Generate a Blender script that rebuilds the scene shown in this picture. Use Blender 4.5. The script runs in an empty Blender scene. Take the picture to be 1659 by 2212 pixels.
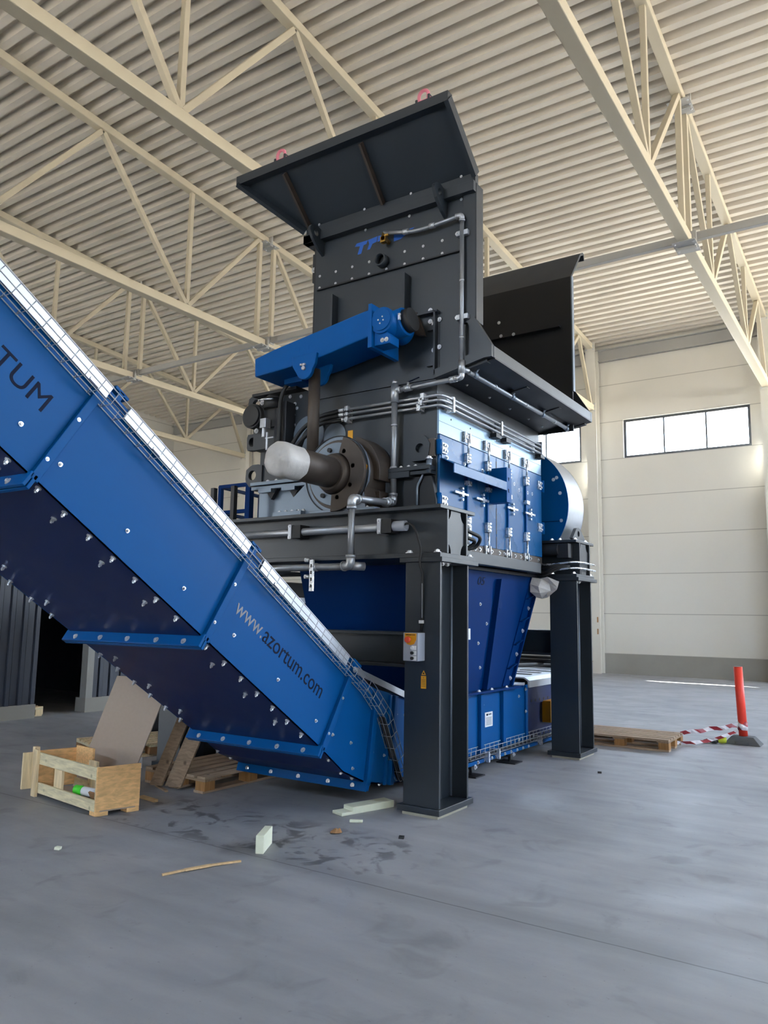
import bpy, bmesh, math, random
from mathutils import Vector, Matrix
random.seed(11)
SC = bpy.context.scene
COL = SC.collection
PI = math.pi
WP = {}          # world position of every object made here

def V(*a): return Vector(a)

# ------------------------------------------------------------------ materials
def lin(c):
    return tuple(((x/255)/12.92 if x/255 <= .04045 else ((x/255+.055)/1.055)**2.4) for x in c)

def newmat(name):
    m = bpy.data.materials.new(name); m.use_nodes = True
    nt = m.node_tree
    return m, nt, nt.nodes['Principled BSDF']

def mat(name, c, rough=.5, metal=0., var=.12, scale=5., bump=0., bscale=60., spec=.5, rvar=.1, coat=0.):
    m, nt, b = newmat(name)
    N, L = nt.nodes, nt.links
    tc = N.new('ShaderNodeTexCoord')
    nz = N.new('ShaderNodeTexNoise'); nz.inputs['Scale'].default_value = scale; nz.inputs['Detail'].default_value = 6
    L.new(tc.outputs['Object'], nz.inputs['Vector'])
    mx = N.new('ShaderNodeMix'); mx.data_type = 'RGBA'
    l = lin(c)
    mx.inputs[6].default_value = (*[x*(1-var) for x in l], 1)
    mx.inputs[7].default_value = (*[min(1, x*(1+var)) for x in l], 1)
    L.new(nz.outputs['Fac'], mx.inputs[0]); L.new(mx.outputs[2], b.inputs['Base Color'])
    mr = N.new('ShaderNodeMapRange')
    mr.inputs[3].default_value = max(.02, rough-rvar); mr.inputs[4].default_value = min(1, rough+rvar)
    L.new(nz.outputs['Fac'], mr.inputs[0]); L.new(mr.outputs[0], b.inputs['Roughness'])
    b.inputs['Metallic'].default_value = metal
    b.inputs['Specular IOR Level'].default_value = spec
    b.inputs['Coat Weight'].default_value = coat
    if bump:
        n2 = N.new('ShaderNodeTexNoise'); n2.inputs['Scale'].default_value = bscale; n2.inputs['Detail'].default_value = 4
        L.new(tc.outputs['Object'], n2.inputs['Vector'])
        bp = N.new('ShaderNodeBump'); bp.inputs['Strength'].default_value = bump; bp.inputs['Distance'].default_value = .01
        L.new(n2.outputs['Fac'], bp.inputs['Height']); L.new(bp.outputs[0], b.inputs['Normal'])
    return m

def wood(name, c, var=.3, ax=0):
    m, nt, b = newmat(name)
    N, L = nt.nodes, nt.links
    tc = N.new('ShaderNodeTexCoord'); mp = N.new('ShaderNodeMapping')
    s = [22, 22, 22]; s[ax] = 1.6
    mp.inputs['Scale'].default_value = s
    L.new(tc.outputs['Object'], mp.inputs[0])
    nz = N.new('ShaderNodeTexNoise'); nz.inputs['Scale'].default_value = 2.2; nz.inputs['Detail'].default_value = 8; nz.inputs['Distortion'].default_value = .6
    L.new(mp.outputs[0], nz.inputs['Vector'])
    cr = N.new('ShaderNodeValToRGB'); l = lin(c)
    cr.color_ramp.elements[0].position = .3; cr.color_ramp.elements[0].color = (*[x*(1-var) for x in l], 1)
    cr.color_ramp.elements[1].position = .68; cr.color_ramp.elements[1].color = (*[min(1, x*(1+var*.5)) for x in l], 1)
    L.new(nz.outputs['Fac'], cr.inputs[0])
    kn = N.new('ShaderNodeTexVoronoi'); kn.inputs['Scale'].default_value = 5.5
    L.new(tc.outputs['Object'], kn.inputs['Vector'])
    kr = N.new('ShaderNodeMapRange'); kr.inputs[1].default_value = .05; kr.inputs[2].default_value = .13; kr.inputs[3].default_value = .35; kr.inputs[4].default_value = 1
    L.new(kn.outputs['Distance'], kr.inputs[0])
    mu = N.new('ShaderNodeMix'); mu.data_type = 'RGBA'; mu.blend_type = 'MULTIPLY'; mu.inputs[0].default_value = 1
    L.new(cr.outputs[0], mu.inputs[6]); L.new(kr.outputs[0], mu.inputs[7])
    L.new(mu.outputs[2], b.inputs['Base Color'])
    b.inputs['Roughness'].default_value = .75
    b.inputs['Specular IOR Level'].default_value = .25
    return m

M = {}
M['dark'] = mat('charcoal_paint', (36, 43, 50), .4, 0, .14, 3, .05, 90, rvar=.08, spec=.6)
M['darkflat'] = mat('black_paint', (24, 26, 31), .5, 0, .15, 3, .04, 80)
M['rust'] = mat('bare_dark_steel', (74, 66, 60), .5, .35, .25, 7, .06, 60)
M['blue'] = mat('gentian_blue_paint', (4, 78, 140), .42, 0, .1, 1.6, .02, 120, rvar=.1, spec=.1)
M['bluedk'] = mat('navy_paint_and_lip_shade', (16, 36, 84), .45, 0, .16, 2.2, .03, 90, spec=.25)
M['bluech'] = mat('chute_blue_paint', (0, 44, 100), .45, 0, .1, 2.0, .02, 100, spec=.06)
M['arm'] = mat('hydraulic_blue_paint', (2, 82, 152), .42, 0, .1, 3, .03, 70, spec=.15)
M['door'] = mat('door_blue_paint', (26, 86, 138), .28, 0, .08, 1.6, .02, 120, rvar=.08, spec=.3)
M['doorstrip'] = mat('raw_steel_blue_grey', (132, 156, 178), .32, .55, .1, 2, .02, 90)
M['steel'] = mat('grey_machined_steel', (120, 132, 146), .38, .5, .14, 3, .03, 60)
M['galv'] = mat('galvanised_steel', (176, 180, 186), .4, .75, .16, 14, .03, 40)
M['pipe'] = mat('galvanised_pipe', (150, 154, 160), .42, .7, .2, 18, .05, 50)
M['zinc'] = mat('zinc_plated', (218, 222, 228), .28, .7, .06, 20)
M['lid'] = mat('pale_cover_sheet', (196, 202, 210), .35, .3, .06, 2)
M['cream'] = mat('cream_steel_paint', (190, 181, 160), .5, 0, .05, 2, .02, 60)
M['creamw'] = mat('white_steel_paint', (214, 212, 204), .5, 0, .05, 2)
M['eave'] = mat('grey_primed_steel', (168, 168, 166), .55, 0, .06, 2)
M['deck'] = mat('coated_roof_sheet', (208, 201, 190), .5, .05, .06, 1.2)
M['alu'] = mat('anthracite_aluminium', (74, 78, 84), .4, .4, .06, 4)
M['plinth'] = mat('plinth_concrete', (150, 148, 142), .85, 0, .16, 1.4, .12, 30)
M['clad'] = mat('dark_cladding', (58, 64, 76), .45, .1, .12, 1.0)
M['clad2'] = mat('grey_door_trim', (150, 150, 146), .6, 0, .1, 3)
M['rubber'] = mat('black_rubber', (24, 25, 27), .55, 0, .2, 8)
M['greyrub'] = mat('grey_rubber', (92, 94, 96), .85, 0, .14, 12, .15, 60)
M['orange'] = mat('orange_plastic', (255, 72, 54), .45, 0, .06, 6)
M['foam'] = mat('cream_foam', (226, 230, 208), .95, 0, .05, 30, .2, 150, spec=.1)
M['card'] = mat('brown_cardboard', (158, 122, 88), .9, 0, .12, 8, spec=.1)
M['fibre'] = mat('fibreboard', (168, 152, 138), .85, 0, .06, 40, spec=.2)
M['yellow'] = mat('yellow_sticker', (222, 158, 30), .5, 0, .06, 10)
M['yellowbox'] = mat('yellow_paint', (214, 150, 16), .45, 0, .08, 6)
M['red'] = mat('red_plastic', (214, 76, 44), .4, 0, .06, 6)
M['plgrey'] = mat('grey_enclosure_plastic', (160, 166, 178), .45, 0, .05, 5)
M['ink'] = mat('navy_lettering_vinyl', (12, 22, 46), .6, 0, .05, 5, spec=.1)
M['inkglare'] = mat('glare_lettering_vinyl', (120, 122, 128), .35, 0, .1, 5)  # dark vinyl with its reflected glare put into the grey
M['inkblue'] = mat('blue_lettering_vinyl', (20, 84, 170), .5, 0, .08, 8)
M['white'] = mat('white_sticker', (216, 220, 224), .5, 0, .05, 6)
M['whitepl'] = mat('white_plastic', (232, 234, 238), .4, 0, .03, 6)
M['foil'] = mat('translucent_wrap_film', (188, 186, 184), .38, 0, .2, 9, .5, 26)
M['pink'] = mat('pink_shackle_paint', (216, 124, 140), .5, 0, .1, 8)
M['brass'] = mat('brass', (176, 138, 70), .35, .9, .12, 12)
M['green'] = mat('bright_green_label', (70, 220, 50), .5, 0, .08, 8)
M['lime'] = mat('hi_vis_yellow_fabric', (196, 206, 60), .8, 0, .12, 20)
M['grout'] = mat('levelling_grout', (162, 158, 142), .9, 0, .16, 14, .15, 50)
M['ply'] = wood('pine_plywood', (236, 190, 132), .22, 1)
M['plank'] = wood('pale_spruce_plank', (222, 210, 174), .26, 0)
M['plankv'] = wood('pale_spruce_board', (230, 208, 168), .22, 2)
M['pal'] = wood('weathered_pallet_slat', (172, 150, 128), .32, 1)
M['palx'] = wood('weathered_pallet_board', (150, 128, 106), .32, 0)
M['palb'] = wood('pallet_block', (164, 122, 78), .3, 2)
M['splint'] = wood('pine_splinter', (206, 176, 134), .2, 0)

# ------------------------------------------------------------------ mesh builder
class MB:
    def __init__(s):
        s.v = []; s.f = []; s.m = []; s.sm = []; s.cur = 0
    def mt(s, i): s.cur = i; return s
    def poly(s, vs, fs, smooth=None):
        b = len(s.v); s.v += [tuple(p) for p in vs]
        for k, f in enumerate(fs):
            s.f.append([i+b for i in f]); s.m.append(s.cur); s.sm.append(bool(smooth and smooth[k]))
        return s
    def box(s, x0, x1, y0, y1, z0, z1):
        vs = [(x, y, z) for x in (x0, x1) for y in (y0, y1) for z in (z0, z1)]
        return s.poly(vs, [(0, 1, 3, 2), (4, 6, 7, 5), (0, 4, 5, 1), (2, 3, 7, 6), (0, 2, 6, 4), (1, 5, 7, 3)])
    def obox(s, c, a, b, d):
        c, a, b, d = Vector(c), Vector(a), Vector(b), Vector(d)
        vs = [c+a*i+b*j+d*k for i in (-1, 1) for j in (-1, 1) for k in (-1, 1)]
        return s.poly(vs, [(0, 1, 3, 2), (4, 6, 7, 5), (0, 4, 5, 1), (2, 3, 7, 6), (0, 2, 6, 4), (1, 5, 7, 3)])
    def bar(s, p, q, w, h, up=(0, 0, 1)):
        p, q, up = Vector(p), Vector(q), Vector(up)
        d = (q-p); l = d.length; d.normalize()
        sd = d.cross(up)
        if sd.length < 1e-4: sd = d.cross(Vector((1, 0, 0)))
        sd.normalize(); u = sd.cross(d)
        return s.obox((p+q)/2, d*l/2, sd*w/2, u*h/2)
    @staticmethod
    def frame(d):
        d = Vector(d).normalized()
        a = Vector((0, 0, 1)) if abs(d.z) < .9 else Vector((1, 0, 0))
        u = d.cross(a).normalized(); return u, d.cross(u)
    def cyl(s, p, q, r, r2=None, n=20, caps=True):
        p, q = Vector(p), Vector(q); r2 = r if r2 is None else r2
        u, w = s.frame(q-p)
        vs = []
        for c, rr in ((p, r), (q, r2)):
            vs += [c+(u*math.cos(2*PI*i/n)+w*math.sin(2*PI*i/n))*rr for i in range(n)]
        fs = [(i, (i+1) % n, n+(i+1) % n, n+i) for i in range(n)]; sm = [1]*n
        if caps: fs += [tuple(range(n))[::-1], tuple(range(n, 2*n))]; sm += [0, 0]
        return s.poly(vs, fs, sm)
    def tube(s, pts, r, n=10):
        pts = [Vector(p) for p in pts]
        vs = []; u = None
        for k, p in enumerate(pts):
            t = (pts[min(k+1, len(pts)-1)]-pts[max(k-1, 0)]).normalized()
            if u is None: u, _ = s.frame(t)
            else:
                u = u-t*u.dot(t)
                u = s.frame(t)[0] if u.length < 1e-5 else u.normalized()
            w = t.cross(u)
            vs += [p+(u*math.cos(2*PI*i/n)+w*math.sin(2*PI*i/n))*r for i in range(n)]
        fs = []; sm = []
        for k in range(len(pts)-1):
            for i in range(n):
                fs.append((k*n+i, k*n+(i+1) % n, (k+1)*n+(i+1) % n, (k+1)*n+i)); sm.append(1)
        e = (len(pts)-1)*n
        fs += [tuple(range(n))[::-1], tuple(range(e, e+n))]; sm += [0, 0]
        return s.poly(vs, fs, sm)
    def prism(s, pts, ax, lo, hi):
        def mk(a, b, t): return {'x': (t, a, b), 'y': (a, t, b), 'z': (a, b, t)}[ax]
        n = len(pts)
        vs = [mk(a, b, lo) for a, b in pts]+[mk(a, b, hi) for a, b in pts]
        fs = [tuple(range(n)), tuple(range(n, 2*n))]+[(i, (i+1) % n, n+(i+1) % n, n+i) for i in range(n)]
        return s.poly(vs, fs)
    def ring(s, c, d, r0, r1, h, n=28):
        """annulus: hole radius r0, outer r1, thickness h along d"""
        c, d = Vector(c), Vector(d).normalized(); u, w = s.frame(d)
        vs = []
        for t, r in ((0, r0), (0, r1), (h, r1), (h, r0)):
            vs += [c+d*t+(u*math.cos(2*PI*i/n)+w*math.sin(2*PI*i/n))*r for i in range(n)]
        fs = []; sm = []
        for k in range(4):
            for i in range(n):
                j = (i+1) % n; k2 = (k+1) % 4
                fs.append((k*n+i, k*n+j, k2*n+j, k2*n+i)); sm.append(k in (1, 3))
        return s.poly(vs, fs, sm)
    def holeplate(s, pts, hole, r, ax, lo, hi, n=20):
        """flat plate with outline pts and one round hole"""
        cx, cy = hole
        def mk(a, b, t): return {'x': (t, a, b), 'y': (a, t, b), 'z': (a, b, t)}[ax]
        # resample the outline radially so each hole vertex faces an outline vertex
        out = []
        for i in range(n):
            a = 2*PI*i/n; dx, dy = math.cos(a), math.sin(a); best = None
            for k in range(len(pts)):
                x1, y1 = pts[k]; x2, y2 = pts[(k+1) % len(pts)]
                ex, ey = x2-x1, y2-y1; den = dx*ey-dy*ex
                if abs(den) < 1e-9: continue
                t = ((x1-cx)*ey-(y1-cy)*ex)/den; u = ((x1-cx)*dy-(y1-cy)*dx)/den
                if t > 0 and -1e-6 <= u <= 1+1e-6 and (best is None or t > best): best = t
            out.append((cx+dx*best, cy+dy*best))
        inn = [(cx+r*math.cos(2*PI*i/n), cy+r*math.sin(2*PI*i/n)) for i in range(n)]
        vs = [mk(a, b, t) for t in (lo, hi) for q in (out, inn) for a, b in q]
        fs = []
        for i in range(n):
            j = (i+1) % n
            fs += [(i, j, n+j, n+i), (2*n+i, 3*n+i, 3*n+j, 2*n+j), (i, 2*n+i, 2*n+j, j), (n+i, n+j, 3*n+j, 3*n+i)]
        return s.poly(vs, fs)
    def mesh(s, name, mats, origin):
        me = bpy.data.meshes.new(name)
        o = Vector(origin)
        me.from_pydata([tuple(Vector(p)-o) for p in s.v], [], s.f)
        for m_ in (mats if isinstance(mats, (list, tuple)) else [mats]): me.materials.append(M[m_])
        for p, mi, sm in zip(me.polygons, s.m, s.sm): p.material_index = mi; p.use_smooth = sm
        bm = bmesh.new(); bm.from_mesh(me); bmesh.ops.recalc_face_normals(bm, faces=bm.faces); bm.to_mesh(me); bm.free()
        me.update()
        return me
    def build(s, name, mats, parent=None, bevel=0., base=False, **kw):
        xs, ys, zs = zip(*s.v)
        o = Vector(((min(xs)+max(xs))/2, (min(ys)+max(ys))/2, min(zs) if base else (min(zs)+max(zs))/2))
        me = s.mesh(name, mats, o)
        ob = link(name, me, o, parent)
        if bevel:
            b = ob.modifiers.new('bevel', 'BEVEL'); b.width = bevel; b.segments = 2; b.limit_method = 'ANGLE'; b.angle_limit = .6
        for k, v_ in kw.items(): ob[k] = v_
        return ob

def link(name, data, wpos, parent=None):
    ob = bpy.data.objects.new(name, data); COL.objects.link(ob)
    wpos = Vector(wpos); WP[ob.name] = wpos
    if parent is not None:
        ob.parent = parent; ob.location = wpos-WP[parent.name]
    else: ob.location = wpos
    return ob

def thing(name, label, cat, loc, group=None):
    o = link(name, None, loc); o.empty_display_size = .1
    return tag(o, label, cat, group)
def tag(o, label, cat, group=None):
    o['label'] = label; o['category'] = cat
    if group: o['group'] = group
    return o
def struct(o, label=None):
    o['kind'] = 'structure'
    if label: o['label'] = label
    return o
def copytree(o, delta, parent=None):
    """a copy of a thing moved by delta, with copies of its parts"""
    c = o.copy(); COL.objects.link(c)
    WP[c.name] = WP[o.name]+Vector(delta)
    if parent is None: c.location = WP[c.name]
    else: c.parent = parent
    for ch in list(o.children): copytree(ch, delta, c)
    return c

# hex bolt with washer, local +Z outward, unit = hex radius
def _bolt():
    b = MB()
    b.cyl((0, 0, 0), (0, 0, .18), 1.55, n=18)
    b.cyl((0, 0, .18), (0, 0, .95), 1.0, n=6)
    for i in range(len(b.sm)): b.sm[i] = False
    b.cyl((0, 0, .95), (0, 0, 1.25), .5, n=10)
    return b.mesh('bolt', 'zinc', (0, 0, 0))
BOLT = _bolt()
def bolt(parent, p, n, s=.012, k=1.):
    ob = link('bolt', BOLT, p, parent)
    ob.rotation_mode = 'QUATERNION'; ob.rotation_quaternion = Vector((0, 0, 1)).rotation_difference(Vector(n))
    ob.scale = (s, s, s*k)
    return ob

def lettering(name, txt, parent, origin, ex, ey, width, height, m, shear=0., align='LEFT'):
    """writing laid on a surface: baseline start, direction ex, up ey, fitted to width and cap height"""
    cu = bpy.data.curves.new(name, 'FONT'); cu.body = txt; cu.extrude = .002; cu.shear = shear
    tmp = bpy.data.objects.new('tmp', cu); COL.objects.link(tmp)
    bpy.context.view_layer.update()
    me = bpy.data.meshes.new_from_object(tmp.evaluated_get(bpy.context.evaluated_depsgraph_get()))
    bpy.data.objects.remove(tmp); bpy.data.curves.remove(cu)
    xs = [v.co.x for v in me.vertices]; ys = [v.co.y for v in me.vertices]
    x0, x1 = min(xs), max(xs); yb = 0.; y1 = max(ys)
    ex, ey = Vector(ex).normalized(), Vector(ey).normalized(); ez = ex.cross(ey)
    o = Vector(origin)
    for v in me.vertices:
        c = v.co
        v.co = ex*((c.x-x0)/(x1-x0)*width)+ey*((c.y-yb)/(y1-yb)*height)+ez*(c.z*.5)
    me.materials.clear(); me.materials.append(M[m])
    for p in me.polygons: p.material_index = 0
    me.name = name
    return link(name, me, o, parent)

def arc(c, r, a0, a1, n, f):
    """n+1 points; f(u,v) maps the plane to space"""
    return [f(c[0]+r*math.cos(a0+(a1-a0)*i/n), c[1]+r*math.sin(a0+(a1-a0)*i/n)) for i in range(n+1)]

def bendpath(pts, r, n=5):
    """polyline with rounded corners"""
    pts = [Vector(p) for p in pts]; out = [pts[0]]
    for a, b, c in zip(pts, pts[1:], pts[2:]):
        d1 = (a-b).normalized(); d2 = (c-b).normalized()
        rr = min(r, (a-b).length*.49, (c-b).length*.49)
        p, q = b+d1*rr, b+d2*rr
        for i in range(n+1):
            t = i/n
            out.append(p*(1-t)**2+b*2*t*(1-t)+q*t*t)
    return out+[pts[-1]]
SKY, SUN, EXPO = 9.0, 30.0, 1.8
# ------------------------------------------------------------------ the hall
XL, XR_, YN, YW = -24.0, 13.5, -13.0, 17.8         # left wall, right wall, near wall, window wall
def roofz(y): return 10.12+.066*(17.8-y)

# floor
def floor_mat():
    m, nt, b = newmat('power_floated_concrete')
    N, L = nt.nodes, nt.links
    geo = N.new('ShaderNodeNewGeometry')
    def noise(sc, det=6, dist=0., vec=None):
        n = N.new('ShaderNodeTexNoise'); n.inputs['Scale'].default_value = sc; n.inputs['Detail'].default_value = det
        n.inputs['Distortion'].default_value = dist
        L.new(vec or geo.outputs['Position'], n.inputs['Vector']); return n.outputs['Fac']
    def math_(op, a, b_=None, c_=None):
        n = N.new('ShaderNodeMath'); n.operation = op
        for i, x in enumerate((a, b_, c_)):
            if x is None: continue
            if isinstance(x, (int, float)): n.inputs[i].default_value = x
            else: L.new(x, n.inputs[i])
        return n.outputs[0]
    def rng(x, a, b_, c_=0, d_=1):
        n = N.new('ShaderNodeMapRange'); n.interpolation_type = 'SMOOTHSTEP'
        for i, q in enumerate((a, b_, c_, d_)): n.inputs[i+1].default_value = q
        L.new(x, n.inputs[0]); return n.outputs[0]
    sep = N.new('ShaderNodeSeparateXYZ'); L.new(geo.outputs['Position'], sep.inputs[0])
    X_, Y_ = sep.outputs[0], sep.outputs[1]
    mp = N.new('ShaderNodeMapping'); mp.inputs['Scale'].default_value = (.5, 2.2, 1); mp.inputs['Rotation'].default_value = (0, 0, .35)
    L.new(geo.outputs['Position'], mp.inputs[0])
    cr = N.new('ShaderNodeValToRGB')
    e = cr.color_ramp.elements
    e[0].position = .25; e[0].color = (*lin((126, 128, 132)), 1)
    e[1].position = .75; e[1].color = (*lin((166, 167, 170)), 1)
    base = math_('ADD', math_('MULTIPLY', noise(.55, 5), .5), math_('MULTIPLY', noise(2.4, 8, .3, mp.outputs[0]), .5))
    L.new(base, cr.inputs[0])
    # smudges and specks
    sm = rng(noise(3.1, 7, .8), .56, .72)
    sp = rng(noise(34, 3), .68, .76)
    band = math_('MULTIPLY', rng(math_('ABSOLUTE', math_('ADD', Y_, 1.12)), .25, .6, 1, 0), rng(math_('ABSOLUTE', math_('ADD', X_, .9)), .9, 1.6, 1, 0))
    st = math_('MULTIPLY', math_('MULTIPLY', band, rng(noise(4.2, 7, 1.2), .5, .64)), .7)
    jt = rng(math_('ABSOLUTE', math_('ADD', Y_, math_('ADD', 1.53, math_('MULTIPLY', noise(6, 3), .012)))), .003, .009, 1, 0)
    lb = math_('MULTIPLY', rng(math_('ABSOLUTE', math_('ADD', Y_, 1.5)), .05, .22, 1, 0), .16)
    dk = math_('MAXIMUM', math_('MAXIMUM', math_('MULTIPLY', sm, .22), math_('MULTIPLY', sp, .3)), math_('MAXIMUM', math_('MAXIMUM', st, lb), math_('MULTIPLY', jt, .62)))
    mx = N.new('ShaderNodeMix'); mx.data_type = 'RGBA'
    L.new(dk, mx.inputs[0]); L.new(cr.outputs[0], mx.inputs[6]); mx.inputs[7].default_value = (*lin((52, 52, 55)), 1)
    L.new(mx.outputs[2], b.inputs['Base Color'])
    L.new(rng(noise(1.7, 6), .3, .7, .42, .62), b.inputs['Roughness'])
    b.inputs['Specular IOR Level'].default_value = .4
    bp = N.new('ShaderNodeBump'); bp.inputs['Strength'].default_value = .12; bp.inputs['Distance'].default_value = .01
    L.new(noise(18, 8), bp.inputs['Height']); L.new(bp.outputs[0], b.inputs['Normal'])
    return m
M['floor'] = floor_mat()
struct(MB().box(XL-.3, XR_+.3, YN-.3, YW+.3, -.2, 0).build('floor', 'floor'), 'grey power-floated concrete slab with stains and a straight saw-cut joint')

# ceiling: trapezoidal roof sheet, ribs along X, following the roof slope
def ceiling():
    b = MB(); prof = []
    p, h = .31, .16
    y = YN-.4
    while y < YW+.3:
        for dy, dz in ((0, 0), (.125, 0), (.16, h), (.275, h)): prof.append((y+dy, roofz(y+dy)+dz))
        y += p
    n = len(prof)
    vs = [(x, a, c) for x in (XL-.3, XR_+.3) for a, c in prof]
    fs = [(i, i+1, n+i+1, n+i) for i in range(n-1)]
    b.poly(vs, fs)
    b.poly([(x, a, c+.25) for x in (XL-.3, XR_+.3) for a, c in (prof[0], prof[-1])], [(0, 1, 3, 2)])
    return b.build('ceiling', 'deck')
struct(ceiling(), 'pale corrugated steel roof deck with ribs running crosswise')

# window wall (far), with window openings
def panel_wall_mat():
    m, nt, b = newmat('white_sandwich_panel')
    N, L = nt.nodes, nt.links
    geo = N.new('ShaderNodeNewGeometry'); sep = N.new('ShaderNodeSeparateXYZ'); L.new(geo.outputs['Position'], sep.inputs[0])
    a = N.new('ShaderNodeMath'); a.operation = 'SUBTRACT'; L.new(sep.outputs[2], a.inputs[0]); a.inputs[1].default_value = .585
    w = N.new('ShaderNodeMath'); w.operation = 'PINGPONG'; L.new(a.outputs[0], w.inputs[0]); w.inputs[1].default_value = .59
    r = N.new('ShaderNodeMapRange'); L.new(w.outputs[0], r.inputs[0])
    r.inputs[1].default_value = .004; r.inputs[2].default_value = .016; r.inputs[3].default_value = .55; r.inputs[4].default_value = 1
    nz = N.new('ShaderNodeTexNoise'); nz.inputs['Scale'].default_value = .4; L.new(geo.outputs['Position'], nz.inputs['Vector'])
    cr = N.new('ShaderNodeValToRGB')
    cr.color_ramp.elements[0].color = (*lin((206, 203, 196)), 1); cr.color_ramp.elements[1].color = (*lin((222, 220, 213)), 1)
    L.new(nz.outputs['Fac'], cr.inputs[0])
    mu = N.new('ShaderNodeMix'); mu.data_type = 'RGBA'; mu.blend_type = 'MULTIPLY'; mu.inputs[0].default_value = 1
    L.new(cr.outputs[0], mu.inputs[6]); L.new(r.outputs[0], mu.inputs[7]); L.new(mu.outputs[2], b.inputs['Base Color'])
    b.inputs['Roughness'].default_value = .45
    return m
M['panel'] = panel_wall_mat()
WZ0, WZ1 = 6.49, 7.69
WINS = [(-8.55+4.9*k, -4.98+4.9*k) for k in range(-1, 4)]
def far_wall():
    b = MB(); t = YW+.2; z1 = roofz(YW)+.3
    b.box(XL-.3, XR_+.3, YW, t, .585, WZ0); b.box(XL-.3, XR_+.3, YW, t, WZ1, z1)
    x = XL-.3
    for a, c in WINS:
        b.box(x, a, YW, t, WZ0, WZ1); x = c
    b.box(x, XR_+.3, YW, t, WZ0, WZ1)
    return b.build('wall_far', 'panel')
struct(far_wall(), 'white horizontal sandwich panel wall with a row of high windows')
struct(MB().box(XL-.3, XR_+.3, YW-.06, YW+.2, 0, .585).build('baseboard_far', 'plinth'), 'grey concrete plinth along the foot of the window wall')

def glass_mat():
    m, nt, b = newmat('window_glass')
    N, L = nt.nodes, nt.links
    tr = N.new('ShaderNodeBsdfTransparent'); tr.inputs[0].default_value = (.93, .95, .96, 1)
    gl = N.new('ShaderNodeBsdfGlossy'); gl.inputs['Roughness'].default_value = .02
    mx = N.new('ShaderNodeMixShader'); mx.inputs[0].default_value = .04; L.new(tr.outputs[0], mx.inputs[1]); L.new(gl.outputs[0], mx.inputs[2])
    L.new(mx.outputs[0], N['Material Output'].inputs[0])
    return m
M['glass'] = glass_mat()
for i, (a, c) in enumerate(WINS):
    b = MB(); y0, y1 = YW+.06, YW+.13; w = .075
    b.box(a, c, y0, y1, WZ0, WZ0+w); b.box(a, c, y0, y1, WZ1-w, WZ1)
    b.box(a, a+w, y0, y1, WZ0+w, WZ1-w); b.box(c-w, c, y0, y1, WZ0+w, WZ1-w)
    for k in (1, 2):
        xm = a+(c-a)*k/3; b.box(xm-.022, xm+.022, y0, y1, WZ0+w, WZ1-w)
    fr = b.build('window_%d' % (i+1), 'alu', bevel=.006)
    struct(fr, 'long high window of three panes in a dark aluminium frame')
    for k in range(3):
        x0 = a+(c-a)*k/3+(w if k == 0 else .022); x1 = a+(c-a)*(k+1)/3-(w if k == 2 else .022)
        MB().box(x0, x1, YW+.09, YW+.1, WZ0+w, WZ1-w).build('pane', 'glass', fr)

# the other three walls, with openings invented and placed to let in daylight
def side_wall(name, axis, at, lo, hi, daylight_gaps, label, out):
    """axis 'x': wall in the plane x=at running along y; gates = (lo, hi, height)"""
    b = MB(); zt = 12.6; x = lo
    def bx(a, c, z0, z1):
        if c-a < .01: return
        if axis == 'x': b.box(min(at, at+out), max(at, at+out), a, c, z0, z1)
        else: b.box(a, c, min(at, at+out), max(at, at+out), z0, z1)
    for g0, g1, gz in daylight_gaps:
        bx(x, g0, 0, zt); bx(g0, g1, gz[1], zt); bx(g0, g1, 0, gz[0]); x = g1
    bx(x, hi, 0, zt)
    struct(b.build(name, 'panel'), label)
side_wall('wall_left', 'x', XL, YN-.3, YW, [], 'plain cream panel wall at the far left end of the hall', -.2)
side_wall('wall_right', 'x', XR_, YN-.3, YW, [(-12.5, -10.5, (0, 4.5)), (-1, 3.5, (6.4, 8.2)), (4.5, 9.0, (6.4, 8.2)), (13.0, 17.3, (3.0, 8.2))], 'panel wall with a tall gap and high openings added to let in daylight, on the right of the hall', .2)
side_wall('wall_near', 'y', YN, XL-.3, XR_+.3, [(-20, -17, (0, 5.0)), (-5, -1, (6.4, 8.2))], 'panel wall with unseen openings added to let in daylight, behind the viewpoint', -.2)

# eave beam pieces between the columns
TR = [.4, -4.5, -9.4, -14.3, -19.2]
for i, (x1, x0, lab) in enumerate([(5.15, .56, 'beyond the right-hand column'), (.24, -4.34, 'above the window of three panes'), (-4.66, -9.24, 'above the half-hidden window behind the machine'),
                            (-9.56, -14.14, None), (-14.46, -19.04, None), (-19.36, XL, 'above the bare beige wall at far left')]):
    b = MB(); zc = 9.78
    b.box(x0, x1, YW-.16, YW-.01, 9.6, 9.63); b.box(x0, x1, YW-.16, YW-.01, 9.96, 9.99); b.box(x0, x1, YW-.06, YW-.03, 9.6, 9.99)
    if lab is None: continue
    tag(b.build('eave_beam', 'eave'), 'grey steel eave beam along the top of the window wall, '+lab, 'beam', 'eave beams')

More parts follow.
